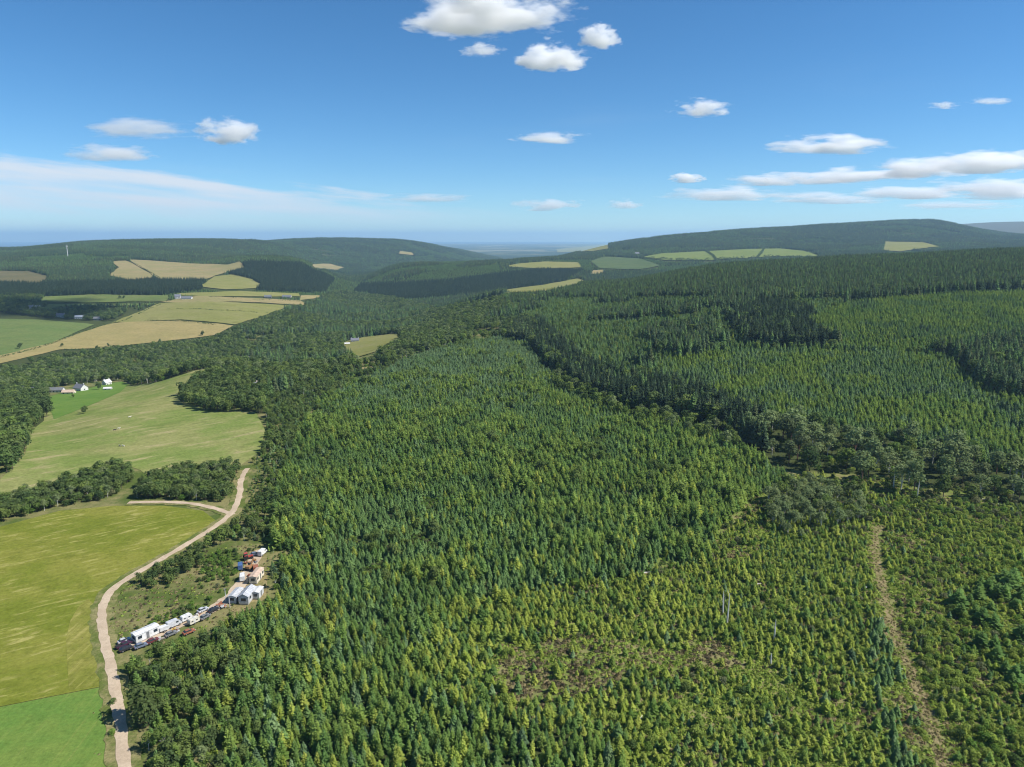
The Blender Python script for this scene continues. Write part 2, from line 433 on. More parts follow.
# ------------------------------------------------------------------ terrain mesh
def build_terrain():
    rr = np.concatenate([[0.0, 20, 40], np.exp(np.linspace(math.log(60), math.log(1600), 330)), np.exp(np.linspace(math.log(1600), math.log(46000), 260))[1:]])
    th = np.concatenate([np.linspace(-180, -46, 34)[:-1], np.linspace(-46, 46, 560), np.linspace(46, 180, 34)[1:]])
    T, RR = np.meshgrid(np.radians(th), rr)
    X, Y = RR*np.sin(T), RR*np.cos(T)
    Z = ground(X, Y)
    Z = np.where(Y < 60, ground(X, np.full_like(Y, 60.0)) * np.clip(1 - (60 - Y)/3000, 0, 1), Z)
    nr, nt = X.shape
    V = np.stack([X, Y, Z], -1).reshape(-1, 3)
    i = np.arange(nr*nt).reshape(nr, nt)
    F = np.stack([i[:-1, :-1], i[:-1, 1:], i[1:, 1:], i[1:, :-1]], -1).reshape(-1, 4)
    me = bpy.data.meshes.new('ground')
    me.vertices.add(len(V)); me.vertices.foreach_set('co', V.astype(np.float32).ravel())
    me.loops.add(F.size); me.loops.foreach_set('vertex_index', F[:, ::-1].astype(np.int32).ravel())
    me.polygons.add(len(F)); me.polygons.foreach_set('loop_start', np.arange(0, F.size, 4, dtype=np.int32))
    me.polygons.foreach_set('use_smooth', np.ones(len(F), bool))
    me.update(calc_edges=True)
    # what covers the ground: 0 forest floor, 1 rough tawny grass of the young plantation, 2 green ground cover, 3 open lowland, 4 moor
    px, py, d = project(V[:, 0], V[:, 1], V[:, 2])
    cov = np.zeros((len(V), 4), np.float32)
    front = V[:, 1] > 60
    a = front & (V[:, 1] < 480) & (inside(px, py, ZONE_A) | ((px > 640) & (py > 520)) | inside(px, py, [(636,585),(640,570),(714,528),(742,494),(792,470),(880,476),(1010,496),(1010,515),(760,545)]))
    cov[a, 0] = 1
    b = front & (V[:, 1] < 600) & (inside(px, py, ROUGH) | (px < 290) & (V[:, 1] < 480))
    cov[b, 0] = 0.55; cov[b, 1] = 1
    vz = front & (V[:, 1] > 480) & (V[:, 1] < 2000) & inside(px, py, ZONE_V + [])
    cov[vz, 1] = 1
    cov[front & (V[:, 1] < 1100) & inside(px, py, ZONE_W), 1] = 1
    lo = np.clip((np.hypot(V[:, 0], V[:, 1]) - 6500) / 1200, 0, 1)
    cov[:, 2] = lo * (V[:, 2] < 20)
    cov[:, 3] = np.clip((V[:, 1] - 7800) / 500, 0, 1) * (V[:, 2] > 20)
    at = me.attributes.new('cover', 'FLOAT_COLOR', 'POINT'); at.data.foreach_set('color', cov.ravel())
    m = bpy.data.materials.new('ground'); m.use_nodes = True
    t = NT(m.node_tree); m.node_tree.nodes.clear()
    geo = t.n('ShaderNodeNewGeometry'); P = geo.outputs['Position']
    av = t.n('ShaderNodeAttribute'); av.attribute_name = 'cover'
    sp = t.n('ShaderNodeSeparateColor'); t.link(av.outputs['Color'], sp.inputs[0])
    n1 = t.n('ShaderNodeTexNoise', Vector=P, Scale=0.35, Detail=5.0, Roughness=0.65)
    n2 = t.n('ShaderNodeTexNoise', Vector=P, Scale=0.06, Detail=4.0, Roughness=0.6)
    n3 = t.n('ShaderNodeTexNoise', Vector=P, Scale=1.3, Detail=3.0, Roughness=0.7)
    floor = t.mix(n1.outputs[0], (0.030, 0.045, 0.016), (0.075, 0.085, 0.032))
    tawny = t.mix(t.ramp(n2.outputs[0], 0.42, 0.60), (0.140, 0.175, 0.044), (0.235, 0.205, 0.095))
    tawny = t.mix(t.ramp(n1.outputs[0], 0.50, 0.68), tawny, (0.130, 0.105, 0.055))
    tawny = t.mix(t.math('MULTIPLY', t.ramp(n3.outputs[0], 0.45, 0.62), 0.6), tawny, (0.115, 0.160, 0.034))
    grass = t.mix(t.ramp(n2.outputs[0], 0.40, 0.62), (0.075, 0.105, 0.026), (0.19, 0.175, 0.075))
    vor = t.n('ShaderNodeTexVoronoi', Vector=P, Scale=0.0017)
    patch = t.mix(t.ramp(t.n('ShaderNodeSeparateColor', Color=vor.outputs['Color']).outputs[0], 0.35, 0.65), (0.045, 0.065, 0.03), (0.20, 0.18, 0.085))
    n4 = t.n('ShaderNodeTexNoise', Vector=P, Scale=0.0008, Detail=5.0)
    patch = t.mix(t.ramp(n4.outputs[0], 0.42, 0.55), patch, (0.03, 0.05, 0.025))
    moor = t.mix(n4.outputs[0], (0.06, 0.06, 0.03), (0.11, 0.09, 0.05))
    c = t.mix(sp.outputs[0], floor, tawny)
    c = t.mix(sp.outputs[1], c, grass)
    c = t.mix(sp.outputs[2], c, patch)
    c = t.mix(av.outputs['Alpha'], c, moor)
    g = t.math('ADD', t.math('MULTIPLY', t.math('SUBTRACT', n3.outputs[0], 0.5), 0.8), 1.0)
    vm = t.n('ShaderNodeVectorMath', _operation='SCALE'); t.link(c, vm.inputs[0]); t.link(g, vm.inputs['Scale'])
    bp = t.n('ShaderNodeBump', Strength=0.8, Distance=0.4, Height=n1.outputs[0])
    b_ = t.n('ShaderNodeBsdfDiffuse', Color=vm.outputs[0], Normal=bp.outputs[0])
    o_ = t.n('ShaderNodeOutputMaterial'); t.link(b_.outputs[0], o_.inputs[0])
    me.materials.append(m)
    o = bpy.data.objects.new('ground', me); COL.objects.link(o)
    tag(o, 'forest floor and rough ground of the hills and valley', kind='structure')

def drape(name, poly_px, mat, label, lift=0.10, ymin=70.0, cell=None, zfun=None):
    """a field lying on the ground, cut into cells so that it follows the slopes"""
    W = world_poly(poly_px, ymin)
    if ymin > 100:                                   # far field edges wander a little
        W = W + .0022*W[:, 1:2]*np.stack([vnoise(W[:, 0]/30, W[:, 1]/30, 7), 1.6*vnoise(W[:, 0]/30 + 9, W[:, 1]/30, 8)], 1)
    bm = bmesh.new()
    vs = [bm.verts.new((p[0], p[1], 0)) for p in W]
    f = bm.faces.new(vs)
    lo, hi = W.min(0), W.max(0)
    cell = cell or max(6.0, 0.02*lo[1])
    for ax in (0, 1):
        for k in np.arange(lo[ax] + cell, hi[ax], cell):
            no = (1, 0, 0) if ax == 0 else (0, 1, 0)
            co = (k, 0, 0) if ax == 0 else (0, k, 0)
            bmesh.ops.bisect_plane(bm, geom=bm.verts[:] + bm.edges[:] + bm.faces[:], plane_co=co, plane_no=no)
    bmesh.ops.triangulate(bm, faces=bm.faces[:])
    co = np.array([v.co[:] for v in bm.verts])
    z = ground(co[:, 0], co[:, 1]) + lift + 0.0008*np.maximum(co[:, 1]-300, 0)
    for v, zz in zip(bm.verts, z): v.co.z = zz
    bmesh.ops.recalc_face_normals(bm, faces=bm.faces[:])
    for fc in bm.faces:
        if fc.normal.z < 0: fc.normal_flip()
        fc.smooth = True
    me = bpy.data.meshes.new(name); bm.to_mesh(me); bm.free()
    me.materials.append(mat)
    o = bpy.data.objects.new(name, me); COL.objects.link(o)
    tag(o, label, kind='structure')
    FIELDS.setdefault('_world', []).append(W)
    return o

def ribbon(name, line, width, mat, label, lift=0.14, wob=0.25, ncross=5, crown=0.0):
    line = np.asarray(line)
    # resample evenly
    s = np.concatenate([[0], np.cumsum(np.hypot(*np.diff(line, axis=0).T))])
    q = np.arange(0, s[-1], 1.5)
    L = np.stack([np.interp(q, s, line[:, 0]), np.interp(q, s, line[:, 1])], 1)
    for _ in range(12):
        k = L.copy(); k[1:-1] = (L[:-2] + 2*L[1:-1] + L[2:])/4; L = k
    T = np.gradient(L, axis=0); T /= np.linalg.norm(T, axis=1)[:, None] + 1e-9
    N = np.stack([-T[:, 1], T[:, 0]], 1)
    V = []
    for j in range(ncross):
        f = j/(ncross-1)*2 - 1
        w = width/2*(1 + wob*vnoise(q/2.2 + 50*(f > 0), np.full_like(q, 0.3 + 7*(f > 0)), 11)*abs(f))
        p = L + N*(f*w)[:, None]
        V.append(np.stack([p[:, 0], p[:, 1], ground(p[:, 0], p[:, 1]) + lift + crown*(1-abs(f))], 1))
    n = len(q); V = np.concatenate(V)
    F = [(j*n+i, (j+1)*n+i, (j+1)*n+i+1, j*n+i+1) for j in range(ncross-1) for i in range(n-1)]
    F = [f[::-1] for f in F]
    o = mesh_obj(name, V, F, mat, smooth=True)
    tag(o, label, kind='structure')
    return o

YARD = [(222,606),(236,588),(243,564),(250,551),(266,548),(268,570),(266,598),(252,610),(236,613)]
# zones of woodland (photograph pixels)
ZONE_A = [(452,604),(560,584),(640,577),(712,562),(722,535),(760,505),(800,492),(880,495),(940,503),(1000,505),(1120,520),(1150,860),(640,860),(632,767),(560,728),(478,702),(410,684),(398,664),(432,630)]
ZONE_B = [(500,338),(528,345),(545,368),(585,398),(640,417),(690,422),(740,447),(792,482),(745,502),(717,530),(712,562),(640,577),(560,584),(452,604),(432,630),(398,664),(380,650),(300,602),(285,580),(272,540),(278,480),(300,430),(320,402),(400,362),(450,345)]
ZONE_C = [(131,655),(150,650),(200,632),(240,616),(270,604),(285,580),(300,602),(380,650),(398,664),(410,684),(478,702),(560,728),(632,767),(640,860),(120,860),(132,767),(135,720)]
ZONE_W = [(264,400),(330,378),(400,358),(400,362),(320,402),(300,430),(278,480),(272,540),(286,582),(270,604),(268,545),(240,541),(205,548),(150,576),(125,588),(210,540),(236,524),(247,505),(247,470),(266,450),(268,430)]
ZONE_V = [(-120,410),(-120,372),(0,370),(60,358),(170,346),(236,330),(300,307),(330,294),(345,292),(400,300),(440,312),(500,300),(540,330),(500,338),(450,345),(400,362),(330,380),(264,400),(256,413),(205,410),(178,400),(205,374),(160,382),(118,394),(50,404)]
ZONE_M = [(500,300),(520,295),(600,283),(680,268),(1150,225),(1150,530),(1000,500),(930,486),(870,476),(800,468),(740,442),(690,419),(640,413),(585,394),(548,366),(530,344),(500,338)]
ZONE_R1 = [(800,322),(850,302),(950,294),(1150,286),(1150,335),(1000,345),(960,352),(900,355),(850,350),(820,340)]
ZONE_R2 = [(655,362),(740,350),(800,352),(860,354),(950,356),(968,375),(990,395),(1150,430),(1150,500),(1000,478),(940,462),(860,436),(780,428),(720,404),(670,385)]
ZONE_BELT = [(735,434),(790,424),(860,434),(960,458),(1000,472),(1130,490),(1130,522),(1000,503),(940,498),(870,486),(800,472)]
ZONE_G1 = [(-120,560),(-120,512),(0,503),(60,485),(112,467),(134,471),(132,482),(110,499),(60,507),(0,523)]
ZONE_G2 = [(132,498),(148,482),(175,472),(228,466),(243,470),(242,485),(220,502),(165,499)]
ZONE_G3 = [(-120,410),(0,398),(44,400),(50,416),(30,430),(27,450),(10,474),(-120,505)]
ZONE_G4 = [(178,402),(188,390),(210,374),(270,380),(262,414),(245,411),(220,413),(205,411)]

build_terrain()
CT = field_mat('barley', [(0.130,0.155,0.022),(0.182,0.186,0.036),(0.33,0.30,0.105)], 38, streak=(R(-34), 11, 2.2, 0.7), fine=1.3, contrast=0.55)
MATS['crop'] = field_mat('young_crop', [(0.100,0.180,0.036),(0.135,0.195,0.042),(0.19,0.205,0.06)], 22, streak=(R(-95), 60, 1.6, 0.5), fine=1.0, contrast=0.55)
MATS['meadow'] = field_mat('meadow_grass', [(0.150,0.195,0.050),(0.212,0.220,0.078),(0.31,0.27,0.135)], 50, streak=(R(-40), 26, 7, 0.9), fine=1.8, contrast=0.65)
MATS['lawn'] = field_mat('lawn_grass', [(0.10,0.18,0.035),(0.12,0.195,0.04),(0.14,0.19,0.05)], 30, fine=1.2, contrast=0.35)
drape('barley_field', BARLEY, CT, 'olive green barley field with pale wind-laid streaks beside the track', 0.15)
MATS['headland'] = field_mat('barley_headland', [(0.150,0.162,0.030),(0.20,0.195,0.046),(0.32,0.285,0.10)], 14, streak=(R(-88), 30, 1.4, 0.5), fine=1.2, contrast=0.6)
drape('barley_headland', [(66,640),(70,622),(78,608),(88,599),(95,606),(95,622),(99.5,651),(104,685),(69,691)], MATS['headland'], 'yellower strip of barley along the track bend', 0.19, cell=4)
drape('crop_field', CROP, MATS['crop'], 'bright green crop field at the lower left corner', 0.11)
drape('meadow', MEADOW, MATS['meadow'], 'wide pale green meadow sloping up from the shelter belts', 0.12)
drape('lawn', LAWN, MATS['lawn'], 'bright green garden lawn below the houses', 0.30)
for k, c in STREAK_C.items():
    MATS['f_' + k] = field_mat('field_' + k, c, 70, streak=(R(10), 90, 9, 0.6), fine=4, contrast=0.5)
for i, (nm, poly, mk) in enumerate(FAR):
    drape(nm, poly, MATS['f_' + mk], None, 0.4 + 0.02*i, ymin=500, cell=None)

gravel = field_mat('gravel', [(0.40,0.315,0.225),(0.46,0.37,0.27),(0.33,0.265,0.18)], 9, fine=0.5, bump=0.05, contrast=0.4)
verge = field_mat('verge_grass', [(0.10,0.125,0.032),(0.21,0.19,0.085),(0.07,0.10,0.025)], 8, fine=0.7, contrast=0.8)
dry = field_mat('dry_grass', [(0.24,0.195,0.095),(0.16,0.15,0.06),(0.29,0.235,0.13)], 6, fine=0.7, contrast=0.8)
ridem = field_mat('ride_grass', [(0.22,0.18,0.09),(0.14,0.135,0.05),(0.28,0.23,0.125)], 3, fine=0.8, contrast=0.9)
ribbon('verge', TRACK, 7.0, verge, 'grassy verges along the farm track', 0.22, 0.22)
ribbon('farm_track', TRACK, 2.7, gravel, 'pale gravel farm track curving past the barley field', 0.29, 0.30, crown=0.04)
ribbon('verge', SPUR, 6.0, verge, 'grass strip between the barley field and the shelter belts', 0.19, 0.3)
ribbon('side_track', SPUR, 2.6, gravel, 'faint dry track along the far end of the barley field', 0.26, 0.3)
drape('yard', YARD, dry, 'worn dirt and dry grass yard round the mobile homes', 0.12, cell=3)
ribbon('yard_drive', DRIVE, 4.2, gravel, 'gravel drive lined with old vehicles', 0.20, 0.35)
ribbon('forest_ride', RIDE, 2.5, ridem, 'dry grass ride running between the young plantations', 0.07, 0.75)

# ------------------------------------------------------------------ tree shapes (height 1, base at the origin)
def quad_cloud(C, Nrm, S, rng):
    """small leaf-clump faces at centres C facing roughly Nrm"""
    n = len(C)
    Nn = Nrm / (np.linalg.norm(Nrm, axis=1)[:, None] + 1e-9)
    r = rng.normal(size=(n, 3)); U = np.cross(Nn, r); U /= np.linalg.norm(U, axis=1)[:, None] + 1e-9
    W = np.cross(Nn, U)
    S = S[:, None]; k = rng.uniform(.55, 1.0, (n, 1))
    V = np.stack([C - U*S, C + W*S*k*.8 + Nn*S*.15, C + U*S, C - W*S*k*.8 - Nn*S*.15], 1).reshape(-1, 3)
    F = np.arange(4*n).reshape(n, 4)
    return V, F

def tube(p, r, n=5):
    p = np.asarray(p, float); V = []; F = []
    for i, (c, q) in enumerate(zip(p, r)):
        for k in range(n):
            a = 2*math.pi*k/n
            V.append((c[0]+q*math.cos(a), c[1]+q*math.sin(a), c[2]))
    for i in range(len(p)-1):
        for k in range(n):
            F.append((i*n+k, i*n+(k+1) % n, (i+1)*n+(k+1) % n, (i+1)*n+k))
    return np.array(V), F

def conifer(seed, rad=.21, wh=17, base=.06, droop=.25, fw=.5, up=0.0, dens=1.0):
    rng = np.random.default_rng(seed); V = []; F = []
    for i in range(wh):
        h = base + (1-base)*(i/wh)**0.92*0.985
        r = rad*((1-h)**0.8)*1.06 + .012
        nb = max(4, int(round((8.5 - 4*h)*dens)))
        ph = rng.uniform(0, 6.28)
        for b in range(nb):
            a = ph + 6.283*b/nb + rng.normal(0, .22)
            L = r*rng.uniform(.72, 1.16); hh = h + rng.normal(0, .012)
            d = np.array([math.cos(a), math.sin(a), 0]); s = np.array([-d[1], d[0], 0])
            dz = -droop*L*rng.uniform(.6, 1.3) + up*L
            p0 = np.array([0, 0, hh]); p1 = d*L*.55 + [0, 0, hh + dz*.35 + .25*L*.3]; p2 = d*L + [0, 0, hh + dz]
            w = L*fw*rng.uniform(.7, 1.15)
            k = len(V)
            rl = rng.normal(0, .25)*w
            V += [p0 - s*w*.10, p0 + s*w*.10, p1 + s*w*.5 + [0, 0, rl], p1 - s*w*.5 - [0, 0, rl], p2 + s*w*.12, p2 - s*w*.12,
                  p1 + d*L*.22 + s*w*.62 + [0, 0, dz*.4 + rl], p1 + d*L*.22 - s*w*.62 + [0, 0, dz*.4 - rl]]
            F += [(k, k+1, k+2, k+3), (k+3, k+2, k+4, k+5), (k+2, k+6, k+4), (k+3, k+5, k+7)]
    k = len(V)
    V += [np.array(q) for q in ((.014, 0, .95), (-.008, .012, .95), (-.008, -.012, .95), (0, 0, 1.03))]
    F += [(k, k+1, k+3), (k+1, k+2, k+3), (k+2, k, k+3)]
    tv, tf = tube([(0, 0, -.02), (0, 0, .5), (0, 0, .95)], [.016, .010, .003], 5)
    return np.array(V), F, tv, tf

def crown_tree(seed, lobes=8, rx=.34, z0=.28, z1=1.0, leaf=.06, n=430, lobe_r=.17, trunk=.022, limbs=4, fill=.72):
    rng = np.random.default_rng(seed)
    Cs = []; zc = (z0+z1)/2; rz = (z1-z0)/2
    for i in range(lobes):
        d = rng.normal(size=3); d /= np.linalg.norm(d); q = rng.uniform(.35, .8)
        if i == 0: d = np.array([0, 0, 1.]); q = .62
        Cs.append((d[0]*rx*q, d[1]*rx*q, zc + d[2]*rz*q, lobe_r*rng.uniform(.75, 1.25)))
    Cs.append((0, 0, zc, lobe_r*1.25))
    Cs = np.array(Cs)
    w = Cs[:, 3]**2; idx = rng.choice(len(Cs), n, p=w/w.sum())
    d = rng.normal(size=(n, 3)); d /= np.linalg.norm(d, axis=1)[:, None]
    d[:, 2] = np.where(d[:, 2] < -.5, -d[:, 2], d[:, 2])
    rr = Cs[idx, 3]*rng.uniform(fill, 1.08, n)
    P = Cs[idx, :3] + d*rr[:, None]
    P[:, 2] = np.clip(P[:, 2], z0*.7, z1)
    Nn = d + rng.normal(0, .45, (n, 3)) + [0, 0, .25]
    V, F = quad_cloud(P, Nn, leaf*rng.uniform(.6, 1.25, n), rng)
    tv, tf = tube([(0, 0, -.02), (.01, 0, z0), (0, 0.01, zc), (0, 0, z1-.1)], [trunk, trunk*.75, trunk*.45, trunk*.12], 6)
    for i in range(limbs):
        c = Cs[i+1 if i+1 < len(Cs) else 0]
        a, b = tube([(0, 0, z0*(.75+.12*i)), (c[0]*.5, c[1]*.5, (z0+c[2])/2), (c[0], c[1], c[2])], [trunk*.5, trunk*.33, trunk*.12], 4)
        tf = tf + [tuple(q+len(tv) for q in f) for f in b]; tv = np.concatenate([tv, a])
    return V, [tuple(f) for f in F], tv, tf

def tuft(seed, n=16, spread=.5, leaf=.26):
    rng = np.random.default_rng(seed)
    a = rng.uniform(0, 6.28, n); r = np.sqrt(rng.uniform(0, 1, n))*spread
    C = np.stack([r*np.cos(a), r*np.sin(a), .35*rng.uniform(.3, 1.0, n)*(1.15 - r/spread*.7)], 1)
    V, F = quad_cloud(C, np.stack([np.cos(a)*.7, np.sin(a)*.7, rng.uniform(.3, 1, n)], 1), leaf*rng.uniform(.6, 1.1, n), rng)
    return V, [tuple(f) for f in F], np.zeros((0, 3)), []

bark = pmat('bark', (0.10, 0.075, 0.055), 0.95, noise=.3, scale=9)
bark_pine = pmat('pine_bark', (0.17, 0.10, 0.065), 0.95, noise=.3, scale=9)
bark_birch = pmat('birch_bark', (0.55, 0.53, 0.48), 0.85, noise=.35, scale=7)

L = leaf_mat
LM = {
 'larch_a': L('larch_needles', (0.183,0.290,0.066), (0.287,0.372,0.090)),
 'larch_b': L('larch_needles_fresh', (0.310,0.395,0.070), (0.430,0.470,0.110)),
 'larch_c': L('larch_needles_deep', (0.127,0.231,0.065), (0.207,0.311,0.085)),
 'spruce_a': L('spruce_needles', (0.116,0.207,0.071), (0.182,0.276,0.092), .15),
 'spruce_b': L('spruce_needles_blue', (0.134,0.221,0.100), (0.208,0.296,0.130), .15),
 'spruce_c': L('spruce_needles_dark', (0.071,0.122,0.063), (0.122,0.177,0.083), .12),
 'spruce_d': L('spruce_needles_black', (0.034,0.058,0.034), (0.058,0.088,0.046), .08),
 'pine_a': L('pine_needles', (0.084,0.118,0.056), (0.140,0.168,0.076), .15),
 'pine_b': L('pine_needles_grey', (0.140,0.195,0.082), (0.215,0.265,0.115), .15),
 'broad_a': L('broad_leaves', (0.083,0.139,0.042), (0.168,0.213,0.064), .22),
 'broad_b': L('broad_leaves_dark', (0.064,0.106,0.039), (0.124,0.165,0.056), .2),
 'broad_c': L('broad_leaves_light', (0.123,0.190,0.047), (0.202,0.258,0.069), .28),
 'birch_a': L('birch_leaves', (0.150,0.205,0.088), (0.230,0.275,0.120), .28),
 'shrub_a': L('gorse_leaves', (0.069,0.118,0.038), (0.140,0.190,0.056), .2),
 'shrub_b': L('bramble_leaves', (0.112,0.207,0.038), (0.179,0.269,0.058), .28),
 'shrub_c': L('grey_scrub_leaves', (0.134,0.155,0.076), (0.202,0.207,0.103), .2),
 'shrub_d': L('young_birch_leaves', (0.202,0.291,0.056), (0.314,0.370,0.090), .3),
 'tuft_a': L('bracken_fronds', (0.210,0.300,0.054), (0.330,0.385,0.088), .28),
 'tuft_b': L('dead_grass', (0.200,0.165,0.080), (0.300,0.245,0.135), .2),
 'tuft_c': L('heather', (0.085,0.075,0.045), (0.140,0.112,0.070), .12),
}
SHAPES = {
 'larch': [conifer(1, .28, 17, .03, .05, .46, .26), conifer(2, .25, 16, .04, .10, .5, .20), conifer(3, .33, 15, .02, .08, .44, .22)],
 'spruce': [conifer(11, .28, 17, .03, .30, .52), conifer(12, .25, 18, .04, .34, .55), conifer(13, .32, 16, .02, .28, .5)],
 'fir': [conifer(21, .18, 20, .16, .40, .6), conifer(22, .20, 18, .22, .38, .6), conifer(23, .165, 20, .14, .44, .62)],
 'pine': [crown_tree(31, 10, .27, .30, 1.0, .042, 560, .15, .018, 5), crown_tree(32, 9, .31, .34, 1.0, .044, 560, .16, .018, 5), crown_tree(33, 11, .25, .26, 1.0, .042, 580, .15, .018, 5)],
 'broad': [crown_tree(41, 9, .40, .20, 1.0, .062, 470, .20), crown_tree(42, 10, .46, .22, .98, .066, 500, .21), crown_tree(43, 8, .36, .18, 1.0, .060, 450, .19)],
 'birch': [crown_tree(51, 8, .22, .26, 1.0, .036, 380, .13, .012, 5, .4), crown_tree(52, 9, .26, .30, 1.0, .036, 400, .14, .012, 5, .4)],
 'shrub': [crown_tree(61, 7, .55, .05, .95, .095, 300, .30, .02, 2), crown_tree(62, 8, .62, .05, .85, .10, 320, .30, .02, 2)],
 'tuft': [tuft(71), tuft(72), tuft(73, 20, .6)],
}
BARK = {'larch': bark, 'spruce': bark, 'fir': bark, 'pine': bark_pine, 'broad': bark, 'birch': bark_birch, 'shrub': bark, 'tuft': bark}
# kind -> list of (shape family, leaf material); the point's idx picks shape and colour together
KIND = {
 'larch_tree': ('larch', ['larch_a', 'larch_b', 'larch_c']),
 'spruce_tree': ('spruce', ['spruce_a', 'spruce_b', 'spruce_c']),
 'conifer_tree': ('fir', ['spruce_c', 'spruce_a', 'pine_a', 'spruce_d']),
 'pine_tree': ('pine', ['pine_a', 'pine_b']),
 'broadleaf_tree': ('broad', ['broad_a', 'broad_b', 'broad_c']),
 'birch_tree': ('birch', ['birch_a', 'broad_c']),
 'shrub': ('shrub', ['shrub_a', 'shrub_b', 'shrub_c', 'shrub_d']),
 'ground_cover': ('tuft', ['tuft_a', 'tuft_b', 'tuft_c']),
}
VAR = {}       # kind -> [(crown mesh, trunk mesh, joined object)]
for kind, (fam, mats) in KIND.items():
    coll = bpy.data.collections.new('shapes_' + kind)
    lst = []
    for ci, mk in enumerate(mats):
        for si, (cv, cf, tv, tf) in enumerate(SHAPES[fam]):
            nm = '%s_%02d' % (kind, ci*len(SHAPES[fam]) + si)
            def mk_mesh(v, f, m, n):
                me = bpy.data.meshes.new(n); me.from_pydata(v.tolist(), [], [tuple(int(q) for q in x) for x in f])
                for a in m: me.materials.append(a)
                return me
            cm = mk_mesh(cv, cf, [LM[mk]], 'crown')
            tm = mk_mesh(tv, tf, [BARK[fam]], 'trunk') if len(tv) else None
            jv = np.concatenate([cv, tv]); jf = list(cf) + [tuple(q + len(cv) for q in x) for x in tf]
            jm = mk_mesh(jv, jf, [LM[mk], BARK[fam]], nm)
            jm.polygons.foreach_set('material_index', np.array([0]*len(cf) + [1]*len(tf), np.int32))
            jo = bpy.data.objects.new(nm, jm); coll.objects.link(jo)
            lst.append((cm, tm))
    VAR[kind] = (coll, lst, len(SHAPES[fam]), len(mats))

# ------------------------------------------------------------------ where the trees stand
PTS = {k: [] for k in KIND}      # rows: x y z height width-factor colour shape rot

# what hides what: the highest slope of bare ground nearer to the camera
_hr = np.exp(np.linspace(math.log(80), math.log(14000), 700)); _ha = np.linspace(-1.15, 1.25, 360)
_HX, _HY = _ha[:, None]*_hr[None, :], np.repeat(_hr[None, :], len(_ha), 0)
_HS = np.maximum.accumulate((ground(_HX, _HY) - CAMZ)/_HY, axis=1)
def visible(x, y, ztop):
    ia = np.clip(((x/y + 1.15)/2.4*(len(_ha)-1)).astype(int), 0, len(_ha)-1)
    il = np.clip(((np.log(y*.97) - math.log(80))/(math.log(14000)-math.log(80))*699).astype(int), 0, 699)
    return (ztop + 6 + .002*y - CAMZ)/y > _HS[ia, il]

BLOCK = [BARLEY, CROP, MEADOW, LAWN, ROUGH, [(46,404),(48,392),(60,387),(84,384),(126,380),(130,386),(85,402)]]
EXTRA_BLOCK = []          # world discs (x, y, r) kept clear for buildings and vehicles
# ------------------------------------------------------------------ where buildings, vehicles and animals stand (kept clear of trees)
def spot(px, py, r=0.0, ymin=70.0):
    p = cast(px, py, ymin)
    if r: EXTRA_BLOCK.append((p[0], p[1], r))
    return p
def heading(p, px, py):
    q = cast(px, py)
    return math.atan2(q[1]-p[1], q[0]-p[0])
HOUSES = [  # px, py, length, width, wall height, roof pitch height, turn, wall colour, roof colour, label
 (31,394,12,7.5,3.6,3.2,0.5,'white','slate','white house with a slate roof half hidden in the trees at the far left'),
 (57,392,13,6,2.8,2.2,0.1,'white','grey','long low white cottage left of the tan-roofed outbuilding'),
 (69,394,11,5,2.6,1.8,0.1,'cream','tan','low cream outbuilding with a tan roof between the two white houses'),
 (81,391,11,8,4.0,3.4,-0.4,'white','slate','white house with a tall grey roof above the bright lawn'),
 (107,385,7,6,3.6,2.6,1.2,'white','white','small white gabled house behind the garden tree'),
 (108,390,7,4,2.2,1.0,0.2,'white','white','flat white shed at the right end of the lawn'),
 (146,380,8,6,3.0,2.4,0.8,'white','white','lone white cottage at the top edge of the meadow'),
 (253,361,11,7,3.4,2.8,0.4,'white','grey','white cottage alone in the valley wood'),
 (253,388,9,6,2.6,2.2,0.9,'cream','slate','grey-roofed cottage in the wood right of the copse'),
 (30,309,14,8,4,3.5,0.2,'white','grey','white farmhouse left of the shaded hamlet'),
 (37,308.5,11,8,3.4,3,0.6,'white','white','small white barn beside the farmhouse left of the hamlet'),
 (61,317,15,8,4,3.2,0.0,'white','slate','white house at the left end of the shaded hamlet'),
 (80,318.5,18,9,3.6,3,0.3,'white','white','bright white shed in the middle of the shaded hamlet'),
 (98,320,14,9,3.4,3,0.1,'grey','grey','grey barn at the right end of the shaded hamlet'),
 (178,299,12,9,6.5,4,0.3,'white','slate','tall white farmhouse at the top of the stubble fields'),
 (187,299.5,22,10,4,3.5,0.1,'white','grey','long pale barn right of the tall farmhouse'),
 (287,298,22,9,4,3.5,0.0,'cream','slate','cream farm building at the right end of the far pastures'),
 (268,298,16,9,4,3.5,0.2,'grey','grey','grey steading left of the cream farm building'),
 (355,342,12,8,3.4,3,0.2,'white','slate','white house at the head of the small pale field'),
 (347,345,8,4,2.6,1.2,0.3,'cream','white','low pale hut at the left end of the small pale field'),
 (564,258,22,10,5,4,0.1,'white','grey','white farm on the ridge beneath the pale hill field'),
 (637,254,20,10,5,4,0.2,'white','grey','distant white farm at the foot of the wooded hill'),
]
HOUSES = [h + (spot(h[0], h[1], max(h[2], h[3])*.62, 70.0 if h[1] > 330 else 500.0),) for h in HOUSES]

